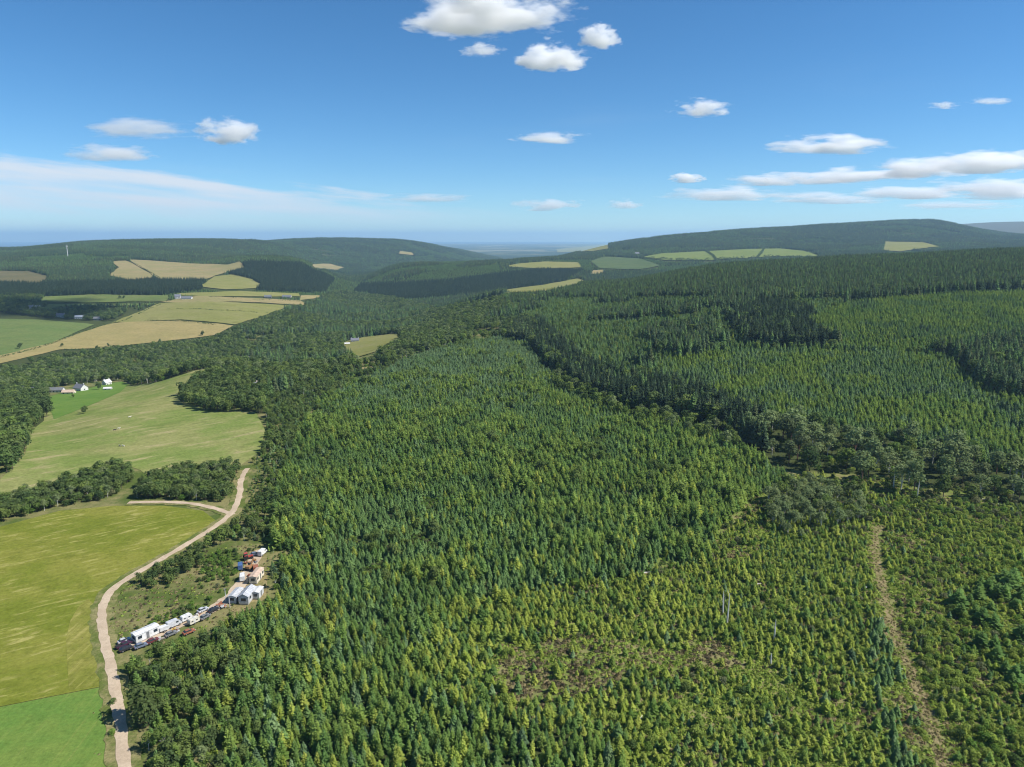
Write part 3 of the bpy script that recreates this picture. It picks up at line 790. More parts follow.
for h in HOUSES:
    p = h[10]; f = 1 - min(14.0, .5*h[2] + 6)/p[1]
    EXTRA_BLOCK.append((p[0]*f, p[1]*f, h[2]*.62)); EXTRA_BLOCK.append((p[0]*(2*f-1), p[1]*(2*f-1), h[2]*.5))
YARD_POS = {}
for nm, px, py, r in (('static', 146, 638, 5.5), ('mh1', 236.5, 600, 4.5), ('mh2', 248, 600, 5.5), ('mh3', 257, 580, 5.5), ('annex', 258, 597, 3.5)):
    YARD_POS[nm] = spot(px, py, r)
VEH = [  # kind, px, py, towards px, py, colour, label
 ('car', 124.5, 643, 131, 640.5, 'silver', 'silver car parked first in the row where the drive meets the track'),
 ('pickup', 124, 647, 131, 644, 'plum', 'dark plum pickup parked between two cars at the mouth of the drive'),
 ('car', 126, 651, 133, 648, 'black', 'black car nearest the camera at the mouth of the drive'),
 ('car', 141, 648, 148, 645.5, 'bluegrey', 'blue-grey car on the drive in front of the white static caravan'),
 ('car', 153, 643, 160, 640, 'darkred', 'dark maroon hatchback parked off the right front corner of the static caravan'),
 ('trailer', 164, 632, 170, 630, 'white', 'small white box trailer just beyond the static caravan'),
 ('car', 171, 636, 178, 633, 'grey', 'grey scrap car beside the drive, below the white box trailer'),
 ('van', 174, 627, 181, 624, 'palegrey', 'pale grey van parked left of the two white caravans'),
 ('caravan', 186.5, 621, 194, 617.5, 'white', 'white touring caravan, left of the pair halfway up the drive'),
 ('caravan', 194, 624, 202, 620, 'ivory', 'ivory touring caravan, right of the pair halfway up the drive'),
 ('car', 189, 634, 196, 631, 'rust', 'rusty red car under the ivory touring caravan'),
 ('car', 203, 612, 210, 608.5, 'silver', 'silver scrap car at the upper side of the drive'),
 ('car', 205, 619, 212, 615, 'grey', 'dark grey car across the drive from the silver scrap car'),
 ('car', 213.5, 612, 220, 608.5, 'black', 'black car parked closest to the mobile homes'),
 ('van', 242.5, 580, 243, 571, 'white', 'white van parked behind the ridged-roof mobile home'),
 ('van', 240.5, 569, 241, 560, 'blue', 'blue van parked nose up behind the white van'),
 ('tractor', 248, 559.5, 255, 558, 'red', 'red tractor at the top of the yard'),
 ('car', 255, 556, 262, 555, 'bluegrey', 'blue-grey car beside the red tractor'),
 ('van', 262.5, 555, 266, 552, 'white', 'white van at the very top of the drive'),
 ('digger', 250, 570, 256, 566, 'orange', 'orange-brown digger right of the blue van'),
 ('trailer', 256, 571, 256.5, 563, 'rust', 'rusty trailer behind the tan-roofed mobile home'),
]
VEH = [v + (spot(v[1], v[2], 3.0),) for v in VEH]
COWS = [(115,431,.3,'black','black cow standing left of the white one in the meadow'), (119,429.5,.2,'white','white cow beside the black cow in the meadow'),
        (130,418,.5,'white','white cow farthest up the meadow'), (120,447,2.6,'grey','grey cow lower in the meadow, left of its pair'),
        (123.5,447,2.9,'white','white cow lower in the meadow, right of its pair'), (191,467.5,.1,'white','white cow by the right-hand shelter belt')]
COWS = [c + (spot(c[0], c[1]),) for c in COWS]
SNAGS = [(727,624,10.5,.02,'taller of the two bare white birch trunks in the young plantation'), (723,614,8.0,-.03,'shorter bare birch trunk left of the taller white one'),
         (774,640,7.0,.02,'grey bare trunk right of the two white birch trunks'), (771,664,3.5,-.04,'short broken white trunk below the grey bare trunk'),
         (893,490,9.0,.0,'white dead trunk standing in the pine belt'), (917,498,8.0,.03,'pale bare trunk at the foot of the grey birch in the belt')]
SNAGS = [s_ + (spot(s_[0], s_[1]),) for s_ in SNAGS]
LOGS = [(648,573,.2,5,'pale log lying at the edge of the tall plantation'), (756,585,.3,4,'pale log above the dead birch trunks'), (866,588,.6,7,'long white log left of the grassy ride'),
        (880,621,1.0,3.2,'white log end beside the grassy ride'), (848,511,.1,6,'pale log below the pine belt'), (538,634,.3,4,'pale log above the bare clearing'),
        (985,500,-.3,6,'pale log at the right end of the pine belt'), (1006,506,-.5,6,'pale log touching the right edge below the pine belt'),
        (895,667,-.8,4,'grey log lying against the ride'), (640,720,1.1,3,'short grey log near the bottom edge')]
LOGS = [l_ + (spot(l_[0], l_[1]),) for l_ in LOGS]
MAST = spot(68, 257.5, 6, 500)

def candidates(poly, spacing, ymin, ymax, rows=None, jit=.42):
    pl = poly if poly is not None else [(-60, 767), (1084, 767), (1084, 245), (-60, 245)]
    if poly is not None:
        W = np.array([cast(max(-160, min(1190, a)), max(230, min(850, b)))[:2] for a, b in pl])
        lo, hi = W.min(0) - 30, W.max(0) + 30
    else:
        lo, hi = np.array([-ymax*.85, ymin]), np.array([ymax*.85, ymax])
    lo[1] = max(lo[1], ymin); hi[1] = min(hi[1], ymax)
    if hi[1] <= lo[1]: hi[1] = ymax
    if rows is not None:
        e = .5*np.hypot(*(hi-lo)); c_ = (lo+hi)/2; lo, hi = c_ - e, c_ + e
    nx, ny = int((hi[0]-lo[0])/spacing)+1, int((hi[1]-lo[1])/spacing)+1
    gx, gy = np.meshgrid(np.arange(nx), np.arange(ny))
    if rows is None:
        gx = gx + .5*(gy % 2)
    x = lo[0] + (gx + RNG.uniform(-jit, jit, gx.shape))*spacing
    y = lo[1] + (gy + RNG.uniform(-jit, jit, gy.shape))*spacing
    x, y = x.ravel(), y.ravel()
    if rows is not None:
        c, s = math.cos(rows), math.sin(rows); mx, my = (lo+hi)/2
        x, y = mx + (x-mx)*c - (y-my)*s, my + (x-mx)*s + (y-my)*c
    k = (y > ymin) & (y < ymax) & (np.abs(x/y) < .95)
    x, y = x[k], y[k]
    z = ground(x, y)
    px, py, d = project(x, y, z)
    k = (px > -70) & (px < 1094) & (py < 835)
    if poly is not None: k &= inside(px, py, pl)
    x, y, z, px, py = x[k], y[k], z[k], px[k], py[k]
    k = visible(x, y, z + 18)
    return x[k], y[k], z[k], px[k], py[k]

def free(x, y, px, py, m=0.0):
    ok = np.ones(len(x), bool)
    near = y < 900
    for b in BLOCK: ok &= ~(near & inside(px, py, b))
    for ln, w in ((TRACK, 3.6), (DRIVE, 3.8), (RIDE, 2.9), (SPUR, 3.0)):
        n = y < 600
        if n.any():
            dd = np.full(len(x), 1e9); dd[n] = seg_dist(x[n], y[n], ln[::3] if len(ln) > 12 else ln); ok &= dd > w + m
    up = 7.0*FPX/np.maximum(y, 1.0)
    for _, b, _k in FAR: ok &= ~((y > 600) & (inside(px, py, b) | inside(px, py - up, b)))
    for bx, by, br in EXTRA_BLOCK: ok &= np.hypot(x-bx, y-by) > br
    return ok

def add(kind, x, y, z, h, col, wf=1.0):
    n = len(x)
    if n == 0: return
    ns = VAR[kind][2]
    PTS[kind].append(np.stack([x, y, z, np.broadcast_to(h, n), np.broadcast_to(wf, n)*RNG.uniform(.88, 1.12, n),
                               np.broadcast_to(col, n).astype(float), RNG.integers(0, ns, n).astype(float), RNG.uniform(0, 6.28, n)], 1))

def U(a, b, n): return RNG.uniform(a, b, n)
def pick(n, p): return RNG.choice(len(p), n, p=np.array(p)/sum(p))

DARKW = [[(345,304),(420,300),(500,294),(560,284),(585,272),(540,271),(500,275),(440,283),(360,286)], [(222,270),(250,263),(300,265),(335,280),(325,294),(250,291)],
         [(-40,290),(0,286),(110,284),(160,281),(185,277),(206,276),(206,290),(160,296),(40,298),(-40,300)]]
def plant():
    later = lambda px, py, zs: np.any([inside(px, py, z) for z in zs], axis=0) if zs else np.zeros(len(px), bool)
    # --- young larch and spruce, lower right
    x, y, z, px, py = candidates(ZONE_A, 2.0, 70, 480, rows=R(-22), jit=.38)
    k = free(x, y, px, py) & ~inside(px, py, ZONE_BELT)
    n1 = fbm(x, y, 26, 21); n2 = fbm(x, y, 9, 22)
    clearing = inside(px, py, [(488,665),(520,645),(575,638),(640,640),(690,655),(760,660),(800,690),(815,715),(790,712),(750,680),(690,672),(640,668),(600,690),(560,700),(510,700)])
    rocky = inside(px, py, [(700,545),(740,500),(830,478),(875,492),(870,520),(800,515),(770,540),(730,570)])
    dark = inside(px, py, [(868,625),(885,625),(900,665),(915,710),(925,770),(930,830),(895,830),(885,730),(870,680)])
    k &= ~(clearing & (RNG.random(len(x)) < .86)) & ~(rocky & (RNG.random(len(x)) < .6)) & ~dark
    k &= n2 > -.5
    right = px > 900
    k &= ~((right | (py > 700) & (px > 640)) & (n1 < -.28) & (RNG.random(len(x)) < .6))
    x, y, z, px, py, n1 = (q[k] for q in (x, y, z, px, py, n1))
    n = len(x)
    lum = np.clip((px - 420)/220, 0, 1)
    h = (3.7 - 1.2*lum)*(1 + .22*n1)*U(.5, 1.2, n)*np.where(RNG.random(n) < .05, 1.6, 1)
    col = np.where(RNG.random(n) < .55 + .3*n1, 1, np.where(RNG.random(n) < .66, 0, 2))
    sp = RNG.random(n) < .07 + .10*(n1 < -.1)
    bu = ~sp & (U(0, 1, n) < np.where(px > 895, .62, .12)*lum)
    add('shrub', x[bu], y[bu], z[bu], U(1.0, 2.6, bu.sum()), pick(bu.sum(), [.08, .18, .06, .68]))
    la = ~sp & ~bu
    add('larch_tree', x[la], y[la], z[la], h[la], col[la], 1.3)
    add('spruce_tree', x[sp], y[sp], z[sp], h[sp]*.95, pick(sp.sum(), [.6, .3, .1]), 1.25)
    # dark spruce wedge beside the ride
    wedge = [(868,625),(885,625),(900,665),(915,710),(925,770),(930,830),(895,830),(885,730),(870,680)]
    x, y, z, px, py = candidates(wedge, 1.9, 70, 480); k = free(x, y, px, py, -.6) & (fbm(x, y, 6, 36) > -.2)
    add('spruce_tree', x[k], y[k], z[k], U(1.6, 3.8, k.sum()), pick(k.sum(), [.75, .2, .05]), 1.3)
    # bushy dark pines at the right edge
    rs = [(945,610),(975,588),(1005,580),(1100,578),(1110,700),(1010,690),(1000,665),(975,650)]
    x, y, z, px, py = candidates(rs, 4.2, 70, 480); k = fbm(x, y, 11, 33) > -.05
    add('larch_tree', x[k], y[k], z[k], U(4.0, 6.5, k.sum()), 2, 1.6)
    x, y, z, px, py = candidates([(760,500),(800,484),(860,496),(866,522),(800,540),(775,535)], 2.6, 70, 480)
    k = (U(0, 1, len(x)) < .55) & (fbm(x, y, 9, 35) > -.25)
    add('birch_tree', x[k], y[k], z[k], U(4.0, 8.5, k.sum()), pick(k.sum(), [.85, .15]), 1.5)
    x, y, z, px, py = candidates([(845,545),(870,500),(950,480),(1020,495),(1020,520),(900,512),(885,525)], 3.2, 70, 480)
    k = (U(0, 1, len(x)) < .5) & free(x, y, px, py)
    add('shrub', x[k], y[k], z[k], U(1.5, 3.2, k.sum()), pick(k.sum(), [.4, .2, .4]))
    gap = [(636,585),(640,572),(706,556),(714,530),(742,498),(792,474),(880,480),(935,496),(1010,500),(1010,512),(870,525),(760,545),(722,580)]
    x, y, z, px, py = candidates(gap, 1.3, 70, 480, jit=.5); u = U(0, 1, len(x))
    a = u < .55; add('ground_cover', x[a], y[a], z[a], U(.7, 1.8, a.sum()), pick(a.sum(), [.55, .4, .05]))
    a = u > .93; add('shrub', x[a], y[a], z[a], U(1.0, 2.6, a.sum()), pick(a.sum(), [.25, .2, .3, .25]))
    a = (u > .88) & (u < .93) & (px < 900); add('larch_tree', x[a], y[a], z[a], U(1.5, 4, a.sum()), pick(a.sum(), [.4, .4, .2]), 1.2)
    # --- ground cover under the young trees: bracken, heather, dead grass
    x, y, z, px, py = candidates(ZONE_A, 1.0, 70, 420, jit=.5)
    k = free(x, y, px, py, -1.2); n1 = fbm(x, y, 14, 44)
    bare = inside(px, py, [(488,665),(520,645),(575,638),(640,640),(690,655),(640,668),(600,690),(560,700),(510,700)]); n1 = np.where(bare, n1 - .28, n1)
    k &= U(0, 1, len(x)) < .95 + .3*n1
    x, y, z, n1 = x[k], y[k], z[k], n1[k]
    col = np.where(n1 + U(-.5, .5, len(x)) > -.34, 0, np.where(U(0, 1, len(x)) < .62, 1, 2))
    add('ground_cover', x, y, z, U(.6, 1.9, len(x)), col)
    for ln, w, pr in ((RIDE, 2.6, 1.0), (TRACK, 5.0, .45)):
        q = np.arange(0, len(ln)-1, .03 if ln is RIDE else .05); i = q.astype(int); f = (q-i)[:, None]
        c = ln[i]*(1-f) + ln[i+1]*f + RNG.normal(0, w*.5, (len(q), 2))
        kk = (seg_dist(c[:, 0], c[:, 1], ln) > (0.0 if ln is RIDE else 2.0)) & (RNG.random(len(q)) < pr)
        kk &= seg_dist(c[:, 0], c[:, 1], DRIVE) > 2.6
        c = c[kk]; add('ground_cover', c[:, 0], c[:, 1], ground(c[:, 0], c[:, 1]), U(.35, .95, len(c)), pick(len(c), [.34, .62, .04] if ln is RIDE else [.5, .45, .05]))
    # --- dense plantation through the middle
    x, y, z, px, py = candidates(ZONE_B, 2.0, 70, 1100, rows=R(-24), jit=.40)
    k = free(x, y, px, py); x, y, z, px, py = (q[k] for q in (x, y, z, px, py))
    n1 = fbm(x*.8 + y*.35, y*.45, 60, 51); n2 = fbm(x, y, 17, 52); n = len(x)
    far = np.clip((430 - py)/70, 0, 1)
    right = np.clip((px - 600)/80, 0, 1)*np.clip((py-430)/40, 0, 1)
    larch = (n1*.75 + n2*.7 + U(-.32, .32, n)) > (-.26 + .60*far + .05*right)
    h = (4.9 + .9*n1 + 2.2*n2 - .6*far)*U(.58, 1.28, n)
    h *= np.where(py > 560, .9, 1)*np.where(RNG.random(n) < .03, 1.35, 1)*np.where(RNG.random(n) < .15, .6, 1)
    k = (n2 > -.55) & (fbm(x, y, 6, 53) > -.62)
    gp = ~k & (U(0, 1, n) < .8); add('shrub', x[gp], y[gp], z[gp], U(.8, 2.0, gp.sum()), pick(gp.sum(), [.3, .35, .1, .25]))
    a = k & larch; add('larch_tree', x[a], y[a], z[a], h[a], np.where(RNG.random(a.sum()) < .04 + .10*(py[a] > 520), 1, np.where(n2[a] + U(-.4, .4, a.sum()) > .02, 0, 2)), 1.15)
    a = k & ~larch; add('spruce_tree', x[a], y[a], z[a], h[a], np.where(far[a] + n1[a] + U(-.3, .3, a.sum()) > .35, 1, 0), 1.12)
    bl = k & (U(0, 1, n) < .012 + .16*(fbm(x, y, 24, 55) > .42)); add('broadleaf_tree', x[bl], y[bl], z[bl], h[bl]*1.1, pick(bl.sum(), [.5, .1, .4]))
    # --- lower left: taller larch and birch thinning into scrub by the track
    x, y, z, px, py = candidates(ZONE_C, 2.25, 70, 480, jit=.42)
    k = free(x, y, px, py, .8) & (seg_dist(x, y, DRIVE) > 8.5); x, y, z, px, py = (q[k] for q in (x, y, z, px, py))
    n1 = fbm(x, y, 30, 61); n2 = fbm(x, y, 11, 62); n = len(x)
    scrub = np.clip((285 - px)/110, 0, 1)
    u = U(0, 1, n)
    a = (u < scrub*.85) & (n2 > -.5)
    b = ~a & (n2 > -.6)
    dd = seg_dist(x, y, DRIVE); a &= dd > 9; lw = np.clip((dd - 7)/9, .3, 1)
    kk = a & (U(0, 1, n) < .50); add('broadleaf_tree', x[kk], y[kk], z[kk], lw[kk]*U(2.6, 5.6, kk.sum()), pick(kk.sum(), [.45, .35, .20]), 1.0)
    kk = a & (U(0, 1, n) < .35); add('shrub', x[kk], y[kk], z[kk], U(1.5, 3.2, kk.sum()), pick(kk.sum(), [.4, .45, .15]))
    kk = a & (U(0, 1, n) < .18); add('birch_tree', x[kk], y[kk], z[kk], lw[kk]*U(4, 7, kk.sum()), pick(kk.sum(), [.4, .6]), 1.2)
    dd = seg_dist(x, y, DRIVE); low = np.clip((dd - 7)/9, .3, 1)
    h = low*(5.6 + 1.4*n1)*U(.55, 1.25, n)*(1 - .3*np.clip((px-420)/120, 0, 1))
    sp = b & (U(0, 1, n) < .17); add('spruce_tree', x[sp], y[sp], z[sp], h[sp]*.95, pick(sp.sum(), [.5, .35, .15]), 1.1)
    la = b & ~sp; add('larch_tree', x[la], y[la], z[la], h[la], pick(la.sum(), [.45, .15, .40]), .92)
    # --- scrubby edge between meadow and plantation
    x, y, z, px, py = candidates(ZONE_W, 3.0, 70, 1100)
    k = free(x, y, px, py, .6); x, y, z, px, py = (q[k] for q in (x, y, z, px, py)); n = len(x); n1 = fbm(x, y, 25, 71)
    u = U(0, 1, n)
    hh = U(.6, 1.2, n)*np.where(n1 > 0, 6.0, 4.2)*np.clip((seg_dist(x, y, TRACK) - 1.5)/10, .3, 1)*np.clip((seg_dist(x, y, DRIVE) - 2)/9, .3, 1)
    kk = u < .42; add('broadleaf_tree', x[kk], y[kk], z[kk], hh[kk], pick(kk.sum(), [.4, .35, .25]))
    kk = (u >= .42) & (u < .62); add('spruce_tree', x[kk], y[kk], z[kk], hh[kk], pick(kk.sum(), [.5, .2, .3]))
    kk = (u >= .62) & (u < .90); add('shrub', x[kk], y[kk], z[kk], hh[kk]*.5, pick(kk.sum(), [.25, .55, .1, .1]))
    kk = u > .93; add('birch_tree', x[kk], y[kk], z[kk], hh[kk]*1.2, pick(kk.sum(), [.6, .4]))
    # --- rough ground round the yard
    x, y, z, px, py = candidates(ROUGH, 1.6, 70, 480, jit=.5)
    d1 = seg_dist(x, y, DRIVE); n1 = fbm(x, y, 12, 81); n = len(x); u = U(0, 1, n)
    bank = inside(px, py, [(135,640),(150,622),(200,600),(236,586),(238,594),(200,614),(165,628)]) | inside(px, py, [(198,562),(236,546),(240,572),(236,584),(205,582)])
    tr = seg_dist(x, y, TRACK)
    ok = d1 > 4.2
    for bx, by, br in EXTRA_BLOCK: ok &= np.hypot(x-bx, y-by) > br
    kk = ok & bank & (u < .85) & (n1 > -.45); add('shrub', x[kk], y[kk], z[kk], U(.9, 1.9, kk.sum()), pick(kk.sum(), [.35, .62, .03]))
    kk = ok & ~bank & (u < .8) & (n1 > -.6); add('ground_cover', x[kk], y[kk], z[kk], U(.5, 1.2, kk.sum()), pick(kk.sum(), [.4, .5, .1]))
    kk = ok & ~bank & (u > .92); add('shrub', x[kk], y[kk], z[kk], U(.8, 1.6, kk.sum()), pick(kk.sum(), [.5, .3, .2]))
    kk = (d1 > 2.9) & (d1 < 6.5) & (u < .22) & (px > 130); add('shrub', x[kk], y[kk], z[kk], U(.5, 1.2, kk.sum()), pick(kk.sum(), [.3, .4, .2, .1]))
    edge = inside(px, py, [(133,586),(150,574),(180,560),(200,552),(205,566),(180,580),(150,590)])
    kk = ok & edge & (u < .3) & (tr > 4.5); add('broadleaf_tree', x[kk], y[kk], z[kk], U(2.6, 4.6, kk.sum()), pick(kk.sum(), [.5, .5, .0]))
    # --- shelter belts and copses among the fields
    for poly, hgt, sp_, cols in ((ZONE_G1, (4.2, 6.4), 2.7, [.4, .38, .22]), (ZONE_G2, (4.2, 6.4), 2.7, [.5, .35, .15])):
        x, y, z, px, py = candidates(poly, sp_, 70, 800); k = (seg_dist(x, y, SPUR) > 3.2)&(seg_dist(x, y, TRACK) > 4); x, y, z = x[k], y[k], z[k]
        n1 = fbm(x, y, 14, 91); n = len(x); k = n1 > -.6; u = U(0, 1, n)
        a = k & (u < .62); add('broadleaf_tree', x[a], y[a], z[a], U(*hgt, a.sum())*(1 + .2*n1[a]), pick(a.sum(), cols), 1.1)
        a = k & (u >= .62) & (u < .76); add('birch_tree', x[a], y[a], z[a], U(*hgt, a.sum()), 0, 1.5)
        a = k & (u >= .76); add('shrub', x[a], y[a], z[a], U(2, 3.2, a.sum()), pick(a.sum(), [.5, .2, .3]))
    for poly, hgt, sp_ in ((ZONE_G3, (8, 13), 6.2), (ZONE_G4, (7, 11), 5.2)):
        x, y, z, px, py = candidates(poly, sp_, 70, 1000); k = np.ones(len(x), bool)
        for bx, by, br in EXTRA_BLOCK: k &= np.hypot(x-bx, y-by) > br
        add('broadleaf_tree', x[k], y[k], z[k], U(*hgt, k.sum()), pick(k.sum(), [.45, .45, .10]))
    # --- broadleaf woods of the valley
    x, y, z, px, py = candidates(ZONE_V, 5.6, 480, 2300)
    k = free(x, y, px, py) & ~later(px, py, [ZONE_G3, ZONE_G4]); x, y, z, px, py = (q[k] for q in (x, y, z, px, py))
    n1 = fbm(x, y, 110, 95); n2 = fbm(x, y, 35, 96); n = len(x)
    k = (n2 > -.26) & (fbm(x, y, 16, 97) > -.42)
    u = U(0, 1, n)
    con = (n1 > .18) & (px > 240)
    a = k & con & (u < .8); add('conifer_tree', x[a], y[a], z[a], U(10, 17, a.sum()), pick(a.sum(), [.4, .4, .2]), 1.25)
    a = k & ~con & (u < .86); add('broadleaf_tree', x[a], y[a], z[a], U(6.5, 11, a.sum())*(1+.2*n2[a]), pick(a.sum(), [.40, .36, .24]))
    a = k & ~con & (u >= .86); add('birch_tree', x[a], y[a], z[a], U(8, 12, a.sum()), 0, 1.4)
    a = ~k & (u < .4); add('shrub', x[a], y[a], z[a], U(1.5, 4, a.sum()), pick(a.sum(), [.25, .6, .1, .05]))
    # --- tall dark forest on the right, with two younger stands in it
    x, y, z, px, py = candidates(ZONE_M, 3.9, 300, 1750)
    k = ~later(px, py, [ZONE_R1, ZONE_R2, ZONE_BELT, ZONE_A]) & free(x, y, px, py); x, y, z, px, py = (q[k] for q in (x, y, z, px, py)); n = len(x)
    n1 = fbm(x, y, 80, 101); n2 = fbm(x, y, 22, 102)
    h = (15.5 + 2*n1 + 1.5*n2)*U(.78, 1.12, n)*np.where(px < 640, .9, 1)
    k = n2 > -.62; u = U(0, 1, n)
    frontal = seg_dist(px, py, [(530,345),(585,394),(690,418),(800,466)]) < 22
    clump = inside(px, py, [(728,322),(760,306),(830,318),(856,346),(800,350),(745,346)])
    mid = (py > 300) & ~frontal & ~clump & (px < 930) & (n1*.8 + .35*n2 + .1*vnoise(x/12, y/12, 3) > -.12)
    h = np.where(mid, h*.55, np.where(py < 300, h*.9, h))
    bro = k & (u < np.where(mid, .14, .05)); add('broadleaf_tree', x[bro], y[bro], z[bro], h[bro]*.8, pick(bro.sum(), [.4, .2, .4]))
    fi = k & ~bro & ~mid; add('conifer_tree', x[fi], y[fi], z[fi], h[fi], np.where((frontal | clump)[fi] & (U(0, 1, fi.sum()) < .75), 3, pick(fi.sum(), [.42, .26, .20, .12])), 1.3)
    fi = k & ~bro & mid; lt = fi & (u > .78); add('larch_tree', x[lt], y[lt], z[lt], h[lt]*.85, pick(lt.sum(), [.3, .1, .6])); fi &= ~lt
    add('spruce_tree', x[fi], y[fi], z[fi], h[fi]*.9, pick(fi.sum(), [.6, .25, .15]), 1.1)
    lb = inside(px, py, [(440,330),(470,318),(530,318),(535,345),(500,340)]); a = lb & (u > .5); add('birch_tree', x[a], y[a], z[a], h[a]*.8, 0, 1.3)
    for poly, sp_, hgt, pl in ((ZONE_R1, 2.7, 4.4, .50), (ZONE_R2, 2.6, 5.2, .16)):
        x, y, z, px, py = candidates(poly, sp_, 300, 1500, rows=R(-30), jit=.5); n = len(x)
        k = ~inside(px, py, ZONE_BELT); n1 = fbm(x, y, 70, 111); n2 = fbm(x, y, 18, 112)
        h = hgt*(1 + .18*n1)*U(.65, 1.2, n)
        la = k & ((n1*.8 + n2*.6 + U(-.2, .2, n)) > (.26 - pl)) & (n2 > -.55)
        add('larch_tree', x[la], y[la], z[la], h[la], np.where(n2[la] + U(-.35, .35, la.sum()) > -.05, 0, 2), 1.15)
        a = k & ~la & (n2 > -.6); add('spruce_tree', x[a], y[a], z[a], h[a], np.where(n1[a] + U(-.3, .3, a.sum()) > .05, 1, 0), 1.15)
        a = k & (n2 < -.5) & (U(0, 1, n) < .2); add('conifer_tree', x[a], y[a], z[a], h[a]*1.5, 0, 1.1)
    # --- trees round the shaded hamlet, and single trees in the fields
    x, y, z, px, py = candidates([(-40,296),(44,298),(50,306),(95,310),(128,312),(112,322),(60,319.5),(0,313),(-40,313)], 6.5, 900, 2200)
    k = free(x, y, px, py) & (fbm(x, y, 30, 141) > -.3); add('broadleaf_tree', x[k], y[k], z[k], U(7, 12, k.sum()), pick(k.sum(), [.4, .6, .0]))
    for a, b, h, c in ((20,349,9,1),(62,347,6,1),(97,350,7,1),(108,347,6,1),(203,336,9,1),(160,343,7,0),(83,414,5,1),(86,412,5,0),(66,394,4,1),(99,390,9,1),(73,398,4,0),(120,299,8,1),(124,299,8,1),(217,341,12,1),(230,334,11,1),(141,721,9.5,1),(146,728,8,1),(112,704,1.6,0),(110,714,1.5,0),(113,735,1.6,1)):
        q = cast(a, b, 70 if b > 330 else 500); add('broadleaf_tree' if h > 2 else 'shrub', q[:1], q[1:2], q[2:3], h, c)
    # --- belt of old pine and birch
    x, y, z, px, py = candidates(ZONE_BELT, 10.5, 200, 800); n = len(x); u = U(0, 1, n); k = fbm(x, y, 22, 121) > -.45
    a = k & (u < .45); add('pine_tree', x[a], y[a], z[a], U(9, 17, a.sum()), pick(a.sum(), [.3, .7]), 1.2)
    a = k & (u >= .45) & (u < .75); add('broadleaf_tree', x[a], y[a], z[a], U(7, 14, a.sum()), pick(a.sum(), [.5, .1, .4]))
    a = k & (u >= .75); add('birch_tree', x[a], y[a], z[a], U(9, 14, a.sum()), 0, 1.6)
    x, y, z, px, py = candidates(ZONE_BELT, 4.0, 200, 800); a = U(0, 1, len(x)) < .4; add('shrub', x[a], y[a], z[a], U(1.5, 3.5, a.sum()), pick(a.sum(), [.5, .1, .3, .1]))
    x, y, z, px, py = candidates([(560,376),(600,398),(690,420),(745,440),(735,452),(680,432),(590,408),(552,388)], 7.5, 200, 1000); a = U(0, 1, len(x)) < .7
    add('broadleaf_tree', x[a], y[a], z[a], U(6, 10, a.sum()), pick(a.sum(), [.5, .1, .4]))
    a = ~a; add('birch_tree', x[a], y[a], z[a], U(7, 11, a.sum()), pick(a.sum(), [.7, .3]), 1.5)
    # --- far wooded hills, planted in bands that widen with distance
    for y0, y1, sp_, hh in ((1450, 2400, 6.2, 15), (2400, 3400, 7.2, 15), (3400, 4600, 8.8, 15.5), (4600, 7600, 11.0, 16)):
        x, y, z, px, py = candidates(None, sp_, y0, y1)
        k = free(x, y, px, py) & ~inside(px, py, ZONE_V) & ~((y < 1750) & inside(px, py, ZONE_M)) & (z > -95)
        x, y, z, px, py = (q[k] for q in (x, y, z, px, py)); n = len(x)
        n1 = fbm(x, y, 330, 131); n2 = fbm(x, y, 120, 132); u = U(0, 1, n)
        young = n1 + .4*n2 > .24; blk = fbm(x*.8, y*1.3, 260, 137, 2)
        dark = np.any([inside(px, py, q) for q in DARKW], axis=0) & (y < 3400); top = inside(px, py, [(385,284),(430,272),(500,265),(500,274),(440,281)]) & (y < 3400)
        young = (young & ~dark) | top
        k = (n2 > -.5) & (fbm(x, y, 45, 139) > -.6) | dark
        h = hh*np.where(young, .5, 1)*np.where(blk > .12, .7, np.where(blk < -.18, 1.12, .95))*U(.75, 1.15, n)
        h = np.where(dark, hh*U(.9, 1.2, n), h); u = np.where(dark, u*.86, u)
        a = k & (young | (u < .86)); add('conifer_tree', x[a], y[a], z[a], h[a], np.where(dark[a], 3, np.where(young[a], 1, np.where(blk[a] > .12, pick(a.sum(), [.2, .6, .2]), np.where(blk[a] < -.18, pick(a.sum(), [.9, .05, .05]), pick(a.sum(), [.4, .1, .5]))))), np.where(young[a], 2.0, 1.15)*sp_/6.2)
        a = k & ~young & (u >= .86); add('broadleaf_tree', x[a], y[a], z[a], h[a]*.7, pick(a.sum(), [.5, .4, .1]), sp_/6.2)
plant()

